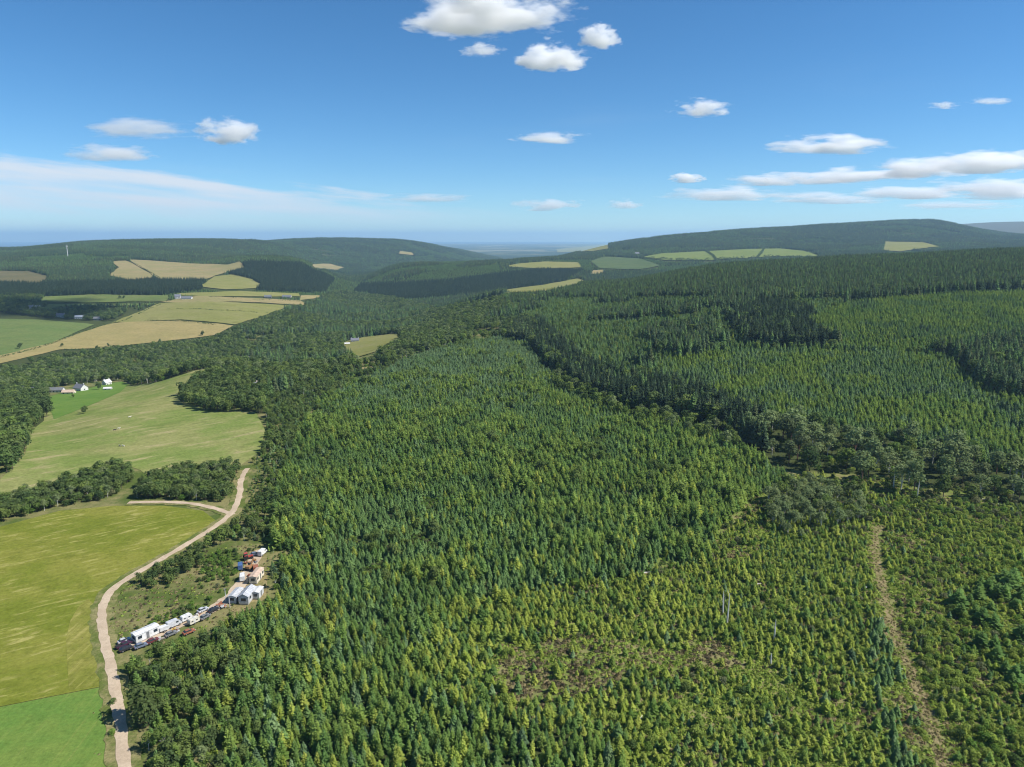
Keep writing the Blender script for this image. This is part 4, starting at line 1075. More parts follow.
# ------------------------------------------------------------------ turn the points into trees
def scatter_group(coll):
    ng = bpy.data.node_groups.new('scatter', 'GeometryNodeTree')
    ng.interface.new_socket('Geometry', in_out='INPUT', socket_type='NodeSocketGeometry')
    ng.interface.new_socket('Geometry', in_out='OUTPUT', socket_type='NodeSocketGeometry')
    N = ng.nodes
    gi, go = N.new('NodeGroupInput'), N.new('NodeGroupOutput')
    ci = N.new('GeometryNodeCollectionInfo'); ci.inputs['Collection'].default_value = coll
    ci.inputs['Separate Children'].default_value = True; ci.inputs['Reset Children'].default_value = True
    ip = N.new('GeometryNodeInstanceOnPoints'); ip.inputs['Pick Instance'].default_value = True
    def attr(nm, ty):
        a = N.new('GeometryNodeInputNamedAttribute'); a.data_type = ty; a.inputs['Name'].default_value = nm; return a.outputs[0]
    ng.links.new(gi.outputs[0], ip.inputs['Points'])
    ng.links.new(ci.outputs[0], ip.inputs['Instance'])
    ng.links.new(attr('idx', 'INT'), ip.inputs['Instance Index'])
    ng.links.new(attr('rot', 'FLOAT_VECTOR'), ip.inputs['Rotation'])
    ng.links.new(attr('scl', 'FLOAT_VECTOR'), ip.inputs['Scale'])
    ng.links.new(ip.outputs[0], go.inputs[0])
    return ng

def scatter(name, kind, P, label):
    if len(P) == 0: return
    n = len(P); ns = VAR[kind][2]
    me = bpy.data.meshes.new(name); me.vertices.add(n)
    me.vertices.foreach_set('co', P[:, :3].astype(np.float32).ravel())
    a = me.attributes.new('idx', 'INT', 'POINT'); a.data.foreach_set('value', (P[:, 5]*ns + P[:, 6]).astype(np.int32))
    rot = np.stack([RNG.normal(0, .035, n), RNG.normal(0, .035, n), P[:, 7]], 1).astype(np.float32)
    a = me.attributes.new('rot', 'FLOAT_VECTOR', 'POINT'); a.data.foreach_set('vector', rot.ravel())
    scl = np.stack([P[:, 3]*P[:, 4], P[:, 3]*P[:, 4], P[:, 3]], 1).astype(np.float32)
    a = me.attributes.new('scl', 'FLOAT_VECTOR', 'POINT'); a.data.foreach_set('vector', scl.ravel())
    me.update()
    o = bpy.data.objects.new(name, me); COL.objects.link(o)
    md = o.modifiers.new('scatter', 'NODES'); md.node_group = scatter_group(VAR[kind][0])
    tag(o, label, kind='stuff')

PLACES = [(150,690,'beside the gravel farm track at the lower left'), (225,735,'at the bottom edge below the caravan yard'), (340,735,'at the bottom edge left of the middle'), (470,735,'at the bottom edge near the middle'),
 (600,735,'at the bottom edge below the bare clearing'), (740,735,'at the bottom, between clearing and grassy ride'), (862,700,'just left of the grassy ride'), (985,730,'right of the ride in the lower right corner'),
 (985,625,'among the dark bushes at the right edge'), (950,550,'in the young plantation under the pine belt'), (570,665,'around the bare brown clearing'), (735,620,'around the bare white birch trunks'), (800,510,'in the grey scrub below the pine belt'),
 (655,590,'at the near edge of the tall plantation'), (430,640,'in the lower middle of the plantation'), (320,650,'in the plantation right of the caravan yard'), (235,650,'below the caravan yard'), (185,565,'between track bend and yard'),
 (60,495,'in the left shelter belt above the barley field'), (190,485,'in the right shelter belt above the barley field'), (225,395,'in the copse jutting into the meadow'), (15,440,'at the left edge beside the meadow'), (262,500,'on the edge between meadow and plantation'),
 (880,465,'in the belt of old pines'), (970,485,'at the right end of the pine belt'), (770,445,'at the left end of the pine belt'), (620,405,'along the front edge of the dark forest'), (1000,380,'in the dark stand at the right edge'), (900,400,'in the stand behind the pine belt'),
 (480,325,'where the valley wood meets the dark forest'), (320,385,'at the top of the plantation beside the valley'), (100,365,'in the wood above the garden houses'), (450,500,'in the middle of the dense plantation'), (620,500,'in the right of the dense plantation'), (330,480,'in the left of the dense plantation'),
 (240,570,'at the top of the caravan yard'), (150,610,'on rough ground beside the yard'), (10,315,'among the shaded hamlet'), (780,330,'in the dark clump of the right-hand hillside')]
PL = np.array([p[:2] for p in PLACES], float)
LOOK = {'larch_tree': (['yellow-green', 'bright lime-green', 'deep green'], 'larch', 'larch tree'), 'spruce_tree': (['mid-green', 'blue-green', 'dark green'], 'spruce', 'spruce tree'),
 'conifer_tree': (['dark green', 'mid-green', 'grey-green', 'blackish green'], 'tall conifer', 'conifer'), 'pine_tree': (['dark green', 'greyish'], 'old pine', 'pine tree'),
 'broadleaf_tree': (['mid-green', 'dark green', 'light green'], 'broadleaf tree', 'tree'), 'birch_tree': (['greyish', 'fresh green'], 'slender birch', 'birch tree'),
 'shrub': (['dark green', 'bright green', 'grey-green', 'yellow-green'], 'rounded bush', 'shrub')}
STUFF = {'larch_tree': ('larch_plantation', 'the many other larches of the plantations'), 'spruce_tree': ('spruce_plantation', 'the many other spruces of the plantations'), 'conifer_tree': ('conifer_forest', 'dark conifer forest over the right side and the far hills'),
 'pine_tree': ('pine_wood', 'the other pines'), 'broadleaf_tree': ('broadleaf_wood', 'broadleaf woods filling the valley and field edges'), 'birch_tree': ('birch_wood', 'the other birches'), 'shrub': ('scrub', 'the other low scrub'), 'ground_cover': ('ground_cover', 'bracken, heather and dead grass between the young trees')}

LAB = []
COUNT = {}
N_SINGLE = 300
for kind in KIND:
    if not PTS[kind]: continue
    P = np.concatenate(PTS[kind])
    COUNT[kind] = len(P)
    if kind in LOOK:
        gx, gy, d = project(P[:, 0], P[:, 1], P[:, 2])
        tx, ty, d2 = project(P[:, 0], P[:, 1], P[:, 2] + P[:, 3])
        vis = (gx > 4) & (gx < 1020) & (gy > 0) & (ty < 762) & (gy < 790)
        size = np.where(vis, P[:, 3]*P[:, 4]**.5/d, 0)
        order = np.argsort(-size); near = order[:N_SINGLE]; near = near[size[near] > 0]
        rest = np.setdiff1d(order, near)
        cols, word, cat = LOOK[kind]; lst, ns = VAR[kind][1], VAR[kind][2]
        med = np.median(P[near, 3])
        for i in near:
            x, y, z, h, wf, c, sh, rz = P[i]
            e = empty(kind, (x, y, z), rz); e.scale = (h*wf, h*wf, h)
            cm, tm = lst[int(c)*ns + int(sh)]
            for nm, me in (('trunk', tm), ('crown', cm)):
                ob = bpy.data.objects.new(nm, me); COL.objects.link(ob); ob.parent = e
            k = int(np.argmin(np.hypot(PL[:, 0]-gx[i], 1.6*(PL[:, 1]-gy[i]))))
            LAB.append((e, '%s %s %s' % ('taller' if h > med else 'shorter', cols[int(c)], word), k, gx[i], gy[i], cat))
        P = P[rest]
    scatter(STUFF[kind][0], kind, P, STUFF[kind][1])
_gr = {}
for r_ in LAB: _gr.setdefault((r_[1], r_[2]), []).append(r_)
for (w_, k_), rows_ in _gr.items():
    n_ = len(rows_)
    rx = np.argsort(np.argsort([q[3] for q in rows_])); ry = np.argsort(np.argsort([-q[4] for q in rows_]))
    for j, (e, _w, _k, _x, _y, cat) in enumerate(rows_):
        where = ''
        if n_ > 2:
            where = ('front', 'middle', 'back')[min(2, int(3*ry[j]/n_))] if n_ > 6 else ''
            where = (where + ' ' + ('left', 'centre', 'right')[min(2, int(3*rx[j]/n_))]).strip()
            if n_ > 27 and len((w_ + PLACES[k_][2]).split()) < 13: where = ('far ' if (rx[j]/n_*3) % 1 < .5 else 'near ') + where
        lab = ('%s, %s, %s' % (w_, where, PLACES[k_][2])) if where else '%s %s' % (w_, PLACES[k_][2])
        tag(e, lab, cat, w_ + ' ' + PLACES[k_][2])
print('COUNTS', COUNT, sum(COUNT.values()))

# ------------------------------------------------------------------ builders for the things people made
class MB:
    """collects simple solids into one mesh"""
    def __init__(self): self.v = []; self.f = []
    def add(self, v, f):
        k = len(self.v); self.v += [tuple(q) for q in v]; self.f += [tuple(i+k for i in x) for x in f]; return self
    def box(self, c, s, taper=(1, 1)):
        x, y, z = c; a, b, h = s[0]/2, s[1]/2, s[2]/2
        v = [(x-a, y-b, z-h), (x+a, y-b, z-h), (x+a, y+b, z-h), (x-a, y+b, z-h)]
        a2, b2 = a*taper[0], b*taper[1]
        v += [(x-a2, y-b2, z+h), (x+a2, y-b2, z+h), (x+a2, y+b2, z+h), (x-a2, y+b2, z+h)]
        return self.add(v, [(3, 2, 1, 0), (4, 5, 6, 7), (0, 1, 5, 4), (1, 2, 6, 5), (2, 3, 7, 6), (3, 0, 4, 7)])
    def prof(self, pts, w, top=1.0):
        """side profile (x, z) swept across y; points above the middle may lean in"""
        zs = [p[1] for p in pts]; lo, hi = min(zs), max(zs); n = len(pts); v = []
        for s in (-1, 1):
            for x, z in pts:
                v.append((x, s*w/2*(1 + (top-1)*((z-lo)/(hi-lo+1e-6))), z))
        f = [tuple(range(n))] + [tuple(range(2*n-1, n-1, -1))] + [(i, i+n, (i+1) % n + n, (i+1) % n) for i in range(n)]
        return self.add(v, f)
    def cyl(self, c, r, l, axis='y', n=12, r2=None):
        v = []; r2 = r if r2 is None else r2
        for e, q in ((-l/2, r), (l/2, r2)):
            for k in range(n):
                a = 2*math.pi*k/n; p, s = q*math.cos(a), q*math.sin(a)
                o_ = {'y': (p, e, s), 'z': (p, s, e), 'x': (e, p, s)}[axis]
                v.append((c[0]+o_[0], c[1]+o_[1], c[2]+o_[2]))
        f = [tuple(range(n)), tuple(range(2*n-1, n-1, -1))] + [(i, (i+1) % n, (i+1) % n + n, i+n) for i in range(n)]
        return self.add(v, f)
    def build(self, name, mat, parent, bevel=0.0):
        me = bpy.data.meshes.new(name); bm = bmesh.new()
        vs = [bm.verts.new(q) for q in self.v]
        for x in self.f: bm.faces.new([vs[i] for i in x])
        bmesh.ops.recalc_face_normals(bm, faces=bm.faces[:])
        if bevel: bmesh.ops.bevel(bm, geom=bm.edges[:], offset=bevel, segments=2, affect='EDGES', clamp_overlap=True)
        bm.to_mesh(me); bm.free(); me.materials.append(mat)
        o = bpy.data.objects.new(name, me); COL.objects.link(o); o.parent = parent
        return o

PAINT = {'white': (.60,.60,.585), 'ivory': (.54,.51,.43), 'silver': (.42,.43,.45), 'plum': (.055,.018,.04), 'black': (.025,.025,.03), 'bluegrey': (.13,.16,.22), 'darkred': (.12,.03,.035),
         'grey': (.16,.165,.17), 'palegrey': (.45,.46,.47), 'rust': (.27,.10,.055), 'blue': (.06,.11,.24), 'red': (.36,.06,.045), 'orange': (.30,.165,.075), 'cream': (.60,.54,.42), 'slate': (.15,.155,.18),
         'tan': (.50,.38,.29), 'yellow': (.5,.36,.06)}
def paint(c): return pmat('paint_' + c, PAINT[c], 0.38 if c not in ('slate', 'tan', 'cream', 'rust') else 0.8, noise=.30, scale=1.1, spec=.4)
glass = pmat('dark_glass', (.03, .04, .05), .12, noise=.05, spec=.6)
rubber = pmat('tyre_rubber', (.02, .02, .02), .9)
steel = pmat('dull_steel', (.35, .35, .36), .45, .6)
lamp_g = pmat('lamp_glass', (.7, .7, .66), .2)
lamp_r = pmat('tail_lamp', (.4, .02, .02), .3)
timber = pmat('grey_timber', (.30, .27, .23), .9, noise=.3)
concrete = pmat('concrete', (.36, .34, .31), .9)

def wheels(root, xs, w, r=.33, tw=.22):
    for x in xs:
        for s in (-1, 1):
            t_ = MB().cyl((x, s*(w/2-.05), r), r, tw, n=14).build('wheel', rubber, root)
            MB().cyl((x, s*(w/2-.05+tw/2-.005), r), r*.58, .04, n=10).build('rim', steel, t_)

def make_vehicle(kind, col, p, rz, label):
    root = empty({'car': 'parked_car', 'pickup': 'pickup_truck', 'van': 'van', 'caravan': 'touring_caravan', 'trailer': 'box_trailer', 'tractor': 'tractor', 'digger': 'digger'}[kind],
                 (p[0], p[1], p[2] + .34), rz)
    m = paint(col); cat = kind
    if kind == 'car':
        MB().prof([(-2.1,.30),(-2.12,.72),(-2.0,.92),(-1.3,.98),(1.0,.95),(1.75,.86),(2.08,.68),(2.1,.30)], 1.72, .95).build('body', m, root, .05)
        MB().prof([(-1.75,.95),(-1.25,1.40),(.25,1.44),(1.02,.93)], 1.56, .80).build('window_band', glass, root, .03)
        MB().prof([(-1.28,1.385),(-1.2,1.47),(.2,1.50),(.3,1.41)], 1.30, .92).build('roof', m, root, .02)
        wheels(root, (-1.28, 1.30), 1.72)
        for s in (-1, 1):
            MB().box((2.06, s*.62, .70), (.10, .34, .14)).build('headlight', lamp_g, root)
            MB().box((-2.09, s*.66, .74), (.08, .26, .16)).build('tail_light', lamp_r, root)
    elif kind == 'pickup':
        MB().prof([(-2.6,.42),(-2.6,.98),(1.3,1.02),(2.3,.95),(2.55,.80),(2.55,.42)], 1.85, .97).build('body', m, root, .05)
        MB().prof([(-.75,1.0),(-.6,1.55),(.6,1.58),(1.35,1.0)], 1.66, .82).build('window_band', glass, root, .03)
        MB().prof([(-.65,1.54),(-.6,1.64),(.5,1.66),(.68,1.55)], 1.40, .95).build('roof', m, root, .02)
        MB().box((-1.7, 0, .995), (1.6, 1.5, .06)).build('load_bed', rubber, root)
        wheels(root, (-1.65, 1.62), 1.85, .38, .25)
        for s in (-1, 1): MB().box((2.53, s*.68, .78), (.10, .34, .18)).build('headlight', lamp_g, root)
    elif kind == 'van':
        MB().prof([(-2.5,.35),(-2.52,2.25),(-2.3,2.38),(1.0,2.38),(1.35,2.25),(1.95,1.28),(2.5,1.08),(2.6,.85),(2.6,.35)], 1.95, .92).build('body', m, root, .06)
        MB().prof([(1.30,2.18),(1.38,2.18),(1.98,1.34),(1.88,1.30)], 1.70, .96).build('windscreen', glass, root)
        for s in (-1, 1):
            MB().box((.95, s*.955, 1.62), (.85, .04, .55)).build('side_window', glass, root)
            MB().box((2.58, s*.72, .86), (.10, .32, .2)).build('headlight', lamp_g, root)
        wheels(root, (-1.5, 1.65), 1.9, .36, .24)
    elif kind == 'caravan':
        MB().prof([(-2.4,.45),(-2.55,1.2),(-2.35,2.25),(-2.0,2.5),(1.7,2.5),(2.15,2.3),(2.5,1.4),(2.35,.45)], 2.15, .96).build('body', m, root, .06)
        for x in (-1.3, .9):
            for s in (-1, 1): MB().box((x, s*1.055, 1.55), (.9, .04, .5)).build('side_window', glass, root)
        MB().box((2.40, 0, 1.62), (.12, 1.5, .5)).build('front_window', glass, root)
        MB().box((-.2, -1.06, 1.3), (.6, .05, 1.6)).build('door', paint('palegrey'), root)
        MB().box((0, 0, 2.53), (.6, .6, .08)).build('roof_hatch', paint('palegrey'), root)
        wheels(root, (-.1,), 2.1, .32, .2)
        MB().box((3.0, 0, .5), (1.3, .12, .1)).build('drawbar', steel, root)
    elif kind == 'trailer':
        MB().box((0, 0, 1.05), (2.6, 1.6, 1.2)).build('body', m, root, .04)
        MB().box((0, 0, 1.68), (2.7, 1.66, .06)).build('lid', m, root)
        wheels(root, (0,), 1.75, .30, .2)
        MB().box((1.8, 0, .5), (1.2, .1, .1)).build('drawbar', steel, root)
    elif kind == 'tractor':
        MB().prof([(-.3,.7),(-.3,1.3),(1.8,1.25),(1.95,1.0),(1.9,.6)], .8, .9).build('bonnet', m, root, .05)
        MB().prof([(-1.2,1.0),(-1.25,2.3),(-.2,2.35),(.1,1.2)], 1.35, .85).build('cab_glass', glass, root, .03)
        MB().box((-.7, 0, 2.42), (1.4, 1.35, .12)).build('cab_roof', m, root, .04)
        for s in (-1, 1):
            MB().cyl((-.8, s*.85, .80), .80, .42, n=18).build('rear_wheel', rubber, root)
            MB().cyl((1.4, s*.72, .48), .48, .3, n=14).build('front_wheel', rubber, root)
            MB().box((-.8, s*.85, 1.64), (1.1, .45, .08)).build('mudguard', m, root)
        MB().cyl((.9, .3, 1.7), .05, .9, 'z', 8).build('exhaust', steel, root)
    elif kind == 'digger':
        for s in (-1, 1): MB().prof([(-1.5,.1),(-1.65,.45),(-1.4,.75),(1.4,.75),(1.65,.45),(1.5,.1)], .42).build('track', rubber, root).location.y = s*.85
        MB().box((-.2, 0, 1.2), (2.6, 1.9, .8)).build('body', m, root, .05)
        MB().prof([(.1,1.6),(.1,2.5),(.9,2.5),(1.15,1.6)], .9).build('cab_glass', glass, root, .03).location.y = .45
        MB().box((.55, .45, 2.55), (1.0, 1.0, .1)).build('cab_roof', m, root)
        MB().prof([(.6,1.4),(2.2,3.3),(2.6,3.3),(1.1,1.3)], .3).build('boom', m, root)
        MB().prof([(2.2,3.25),(3.3,1.6),(3.5,1.7),(2.6,3.4)], .25).build('dipper', m, root)
        MB().prof([(3.0,1.6),(3.6,1.6),(3.6,1.0),(3.2,.8),(2.9,1.1)], .7).build('bucket', steel, root)
    if kind in ('car', 'pickup', 'van'): root.scale = (.88, .88, .9)
    if kind == 'caravan': root.scale = (.7, .75, .75)
    tag(root, label, {'pickup': 'truck', 'trailer': 'trailer'}.get(kind, kind), None)
    return root

def mobile_home(p, rz, Lx, Wy, H, roof_h, wall, roof, label, name='mobile_home'):
    root = empty(name, (p[0], p[1], p[2] + .1), rz)
    MB().box((0, 0, .25), (Lx-.3, Wy-.3, .5)).build('plinth', concrete, root)
    MB().box((0, 0, .5 + H/2), (Lx, Wy, H)).build('wall', paint(wall), root)
    a, b, z = Lx/2+.15, Wy/2+.15, .5+H
    v = [(-a,-b,z),(a,-b,z),(a,b,z),(-a,b,z),(-a,0,z+roof_h),(a,0,z+roof_h)]
    v += [(x, y, q+.08) for x, y, q in v]
    MB().add(v, [(6,7,11,10),(8,9,10,11),(0,4,5,1),(2,5,4,3),(0,1,7,6),(2,3,9,8),(0,6,10,4),(3,4,10,9),(1,5,11,7),(2,8,11,5)]).build('roof', paint(roof), root)
    MB().add([(-a+.16,-b+.16,z),(-a+.16,b-.16,z),(-a+.16,0,z+roof_h-.02),(a-.16,-b+.16,z),(a-.16,b-.16,z),(a-.16,0,z+roof_h-.02)], [(0,1,2),(3,5,4)]).build('gable', paint(wall), root)
    for i in range(int(2*a/.9)):                     # standing seams of the roof sheets
        x = -a + .45 + i*.9
        for s in (-1, 1):
            MB().add([(x-.03,s*b,z+.09),(x+.03,s*b,z+.09),(x+.03,0,z+roof_h+.09),(x-.03,0,z+roof_h+.09),(x-.03,s*b,z+.14),(x+.03,s*b,z+.14),(x+.03,0,z+roof_h+.14),(x-.03,0,z+roof_h+.14)],
                     [(3,2,1,0),(4,5,6,7),(0,1,5,4),(1,2,6,5),(2,3,7,6),(3,0,4,7)]).build('roof_seam', paint(roof), root)
    for s in (-1, 1):
        n = max(1, int(Lx/2.4))
        for i in range(n):
            x = -Lx/2 + (i+.5)*Lx/n
            if s < 0 and i == n//2:
                d = MB().box((x, s*(Wy/2+.015), .5+1.0), (.85, .06, 2.0)).build('door', paint('grey'), root)
                MB().box((x+.3, s*(Wy/2+.06), 1.5), (.08, .05, .12)).build('handle', steel, d)
            else:
                w = MB().box((x, s*(Wy/2+.015), .5+H*.58), (1.2, .06, .9)).build('window', glass, root)
                MB().box((x, s*(Wy/2+.02), .5+H*.58-.49), (1.3, .09, .07)).build('sill', paint('white'), w)
    for s in (-1, 1):
        w = MB().box((s*(Lx/2+.015), 0, .5+H*.58), (.06, Wy*.5, 1.0)).build('end_window', glass, root)
    tag(root, label, 'caravan' if 'caravan' in label else 'mobile home')
    return root

def house(p, rz, L_, W_, H, rh, wall, roof, label):
    root = empty('house' if 'barn' not in label and 'shed' not in label and 'hut' not in label else 'barn', (p[0], p[1], p[2] - .3), rz)
    MB().box((0, 0, H/2), (L_, W_, H)).build('wall', paint(wall), root)
    a, b = L_/2, W_/2
    MB().add([(-a,-b,H),(-a,b,H),(-a,0,H+rh),(a,-b,H),(a,b,H),(a,0,H+rh)], [(0,1,2),(3,5,4)]).build('gable', paint(wall), root)
    a2, b2 = a+.35, b+.4; e = H - .4*rh/b
    v = [(-a2,-b2,e),(a2,-b2,e),(a2,b2,e),(-a2,b2,e),(-a2,0,H+rh),(a2,0,H+rh)]; v = [(x, y, q+.04) for x, y, q in v] + [(x, y, q+.26) for x, y, q in v]
    r_ = MB().add(v, [(6,7,11,10),(8,9,10,11),(0,4,5,1),(2,5,4,3),(0,1,7,6),(2,3,9,8),(0,6,10,4),(3,4,10,9),(1,5,11,7),(2,8,11,5)]).build('roof', paint(roof), root)
    if 'shed' not in label and 'barn' not in label and 'hut' not in label and 'outbuilding' not in label:
        for s in (-1, 1): MB().box((s*(a-.6), 0, H+rh+.5), (.9, .7, 1.5)).build('chimney', paint(wall), r_)
    n = max(2, int(L_/3))
    for s in (-1, 1):
        for fl in range(2 if H > 5 else 1):
            for i in range(n):
                x = -L_/2 + (i+.5)*L_/n; zz = 1.5 + 2.7*fl
                if s < 0 and i == n//2 and fl == 0:
                    MB().box((x, s*(W_/2+.02), 1.05), (1.0, .08, 2.1)).build('door', paint('grey'), root)
                else:
                    w = MB().box((x, s*(W_/2+.02), zz), (1.1, .08, 1.3)).build('window', glass, root)
                    MB().box((x, s*(W_/2+.03), zz-.7), (1.3, .14, .1)).build('sill', concrete, w)
    for s in (-1, 1): MB().box((s*(L_/2+.02), 0, H*.62), (.08, 1.1, 1.2)).build('end_window', glass, root)
    tag(root, label, 'house' if root.name.startswith('house') else 'barn')

for h in HOUSES:
    house(h[10], h[6], h[2], h[3], h[4], h[5], h[7], h[8], h[9])
for v in VEH:
    make_vehicle(v[0], v[5], v[7], heading(v[7], v[3], v[4]), v[6])

q = YARD_POS
mobile_home(q['static'], heading(q['static'], 159, 632), 7.2, 2.9, 2.3, .3, 'white', 'white', 'large white static caravan beside the mouth of the yard drive', 'static_caravan')
mobile_home(q['mh1'], R(86), 6.0, 2.7, 2.2, .4, 'palegrey', 'palegrey', 'mobile home with a plain pale grey roof, leftmost of the cluster')
mobile_home(q['mh2'], R(88), 7.0, 3.3, 2.4, 1.0, 'palegrey', 'silver', 'mobile home with a steep ridged silver roof in the middle of the cluster')
mobile_home(q['mh3'], R(89), 7.2, 2.7, 2.3, .35, 'cream', 'tan', 'long mobile home with a pinkish tan roof at the back right')
mobile_home(q['annex'], R(88), 4.2, 2.5, 2.1, .3, 'palegrey', 'white', 'small white annex in front of the tan-roofed mobile home', 'annex_hut')
r_ = empty('tarpaulin_shelter', tuple(spot(242.3, 599)), R(88))
MB().box((0, 0, 2.3), (6.0, 1.5, .07)).build('roof_sheet', paint('blue'), r_)
for x in (-2.8, 2.8):
    for y in (-.65, .65): MB().box((x, y, 1.14), (.12, .12, 2.28)).build('post', timber, r_)
tag(r_, 'blue sheet shelter squeezed between two mobile homes', 'shelter')
for px, py, h_, lab in ((226, 603, 5.2, 'thin pale pole standing left of the mobile homes'), (230, 608, 3.8, 'short white post at the front corner of the mobile homes')):
    p = spot(px, py); r_ = empty('pole', tuple(p))
    MB().cyl((0, 0, h_/2), .13, h_, 'z', 8, .09).build('shaft', paint('palegrey'), r_)
    MB().box((0, 0, h_+.06), (.9, .12, .12)).build('crossbar', timber, r_)
    tag(r_, lab, 'pole')

# scrap heaps along the drive
def scrap(p, seed, col, label):
    rng = random.Random(seed); root = empty('scrap_heap', tuple(p), rng.uniform(0, 3))
    for i in range(9):
        sx, sy, sz = rng.uniform(.4, 1.3), rng.uniform(.3, .9), rng.uniform(.08, .5)
        o_ = MB().box((0, 0, 0), (sx, sy, sz), (rng.uniform(.7, 1), 1)).build(('panel', 'crate', 'plank')[i % 3], (paint(col), steel, timber, paint('rust'))[i % 4], root)
        o_.location = (rng.uniform(-.9, .9), rng.uniform(-.6, .6), .25 + .09*i); o_.rotation_euler = (rng.uniform(-.35, .35), rng.uniform(-.35, .35), rng.uniform(0, 3))
    tag(root, label, 'scrap heap', 'scrap heaps in the yard')
for i, (px, py, col, lab) in enumerate(((177, 631, 'yellow', 'yellowish scrap heap between the grey scrap car and the caravans'), (198, 616, 'palegrey', 'pale scrap heap above the ivory touring caravan'), (219, 606, 'rust', 'rusty scrap heap left of the mobile homes'),
        (224, 608, 'white', 'white scrap heap at the foot of the short post'), (250, 577, 'rust', 'rusty scrap heap behind the ridged-roof mobile home'), (254, 562, 'orange', 'orange scrap heap beside the red tractor'),
        (161, 640, 'silver', 'grey scrap heap right of the dark maroon hatchback'), (246, 564, 'rust', 'rusty scrap heap right of the blue van'))):
    scrap(spot(px, py), i + 3, col, lab)

# cattle: a skinned skeleton so that the body is one continuous surface
def cow_mesh():
    sk = [((-.95,0,1.15),.30,None),((-.45,0,1.12),.36,0),((.15,0,1.10),.37,1),((.65,0,1.16),.32,2),((1.0,0,1.32),.20,3),((1.28,0,1.42),.16,4),((1.55,0,1.28),.11,5),((1.72,0,1.18),.085,6)]
    for s in (-1, 1):
        sk += [((.62,s*.20,.80),.13,3),((.64,s*.21,.42),.075,len(sk)),((.62,s*.21,.05),.06,len(sk)+1)]
        sk += [((-.85,s*.20,.85),.17,0),((-.72,s*.21,.58),.09,len(sk)),((-.92,s*.21,.42),.065,len(sk)+1),((-.88,s*.21,.05),.06,len(sk)+2)]
        sk += [((1.22,s*.20,1.50),.05,5),((1.20,s*.33,1.47),.035,len(sk))]
    sk += [((-1.22,0,1.18),.04,0),((-1.30,0,.75),.03,len(sk)),((-1.30,0,.45),.045,len(sk)+1)]
    me = bpy.data.meshes.new('cow_skeleton')
    me.from_pydata([k[0] for k in sk], [(k[2], i) for i, k in enumerate(sk) if k[2] is not None], [])
    o = bpy.data.objects.new('cow_skeleton', me); COL.objects.link(o)
    o.modifiers.new('skin', 'SKIN'); o.modifiers.new('sub', 'SUBSURF').levels = 1
    for i, k in enumerate(sk): me.skin_vertices[0].data[i].radius = (k[1], k[1])
    me.skin_vertices[0].data[0].use_root = True
    dg = bpy.context.evaluated_depsgraph_get(); dg.update()
    out = bpy.data.meshes.new_from_object(o.evaluated_get(dg)); out.name = 'cow'
    bpy.data.objects.remove(o)
    return out
cm_ = cow_mesh()
for px, py, rz, col, lab, p in COWS:
    me = cm_.copy(); me.materials.clear(); me.materials.append(pmat('hide_' + col, {'white': (.62,.58,.5), 'black': (.03,.027,.025), 'grey': (.25,.23,.2)}[col], .8))
    o = bpy.data.objects.new('cow', me); COL.objects.link(o); o.location = (p[0], p[1], p[2] + .18); o.rotation_euler = (0, 0, rz); o.scale = (.78, .78, .78)
    tag(o, lab, 'cow', 'cattle in the meadow')

# dead trunks and logs
def snag(p, h, lean, label):
    rng = random.Random(int(h*100)); root = empty('dead_tree', tuple(p))
    pts = [(lean*h*f + rng.uniform(-.05, .05), rng.uniform(-.05, .05), h*f - .2) for f in (0, .25, .5, .75, 1.0)]
    v, f = tube(pts, [.30, .27, .23, .17, .07], 7)
    mesh_obj('trunk', v, f, bark_birch, root)
    for i in range(7):
        z = h*rng.uniform(.35, .95); a = rng.uniform(0, 6.28); l = h*rng.uniform(.06, .16); c = (lean*z, 0)
        v, f = tube([(c[0], c[1], z), (c[0]+math.cos(a)*l*.6, c[1]+math.sin(a)*l*.6, z+l*.35), (c[0]+math.cos(a)*l, c[1]+math.sin(a)*l, z+l*.9)], [.05, .035, .012], 4)
        mesh_obj('branch', v, f, bark_birch, root)
    tag(root, label, 'dead tree', 'bare dead trees')
for px, py, h, le, lab, p in SNAGS: snag(p, h, le, lab)
for px, py, rz, l, lab, p in LOGS:
    root = empty('fallen_log', (p[0], p[1], p[2]), rz)
    MB().cyl((0, 0, .28), .26, l, 'x', 9, .17).build('trunk', bark_birch, root)
    MB().cyl((l*.2, .28, .42), .07, 1.0, 'y', 6, .04).build('branch_stub', bark_birch, root)
    tag(root, lab, 'log', 'fallen pale logs')

# mast on the left hill
root = empty('mast', (MAST[0], MAST[1], MAST[2] - .5))
MB().cyl((0, 0, 21), 1.5, 42, 'z', 10, .9).build('tower', paint('white'), root)
MB().cyl((0, 0, 43), 3.0, 3.4, 'z', 12).build('antenna_drum', paint('white'), root)
MB().cyl((0, 0, 47), .3, 5, 'z', 6).build('spike', steel, root)
tag(root, 'white mast rising from the forest on the left skyline', 'mast')

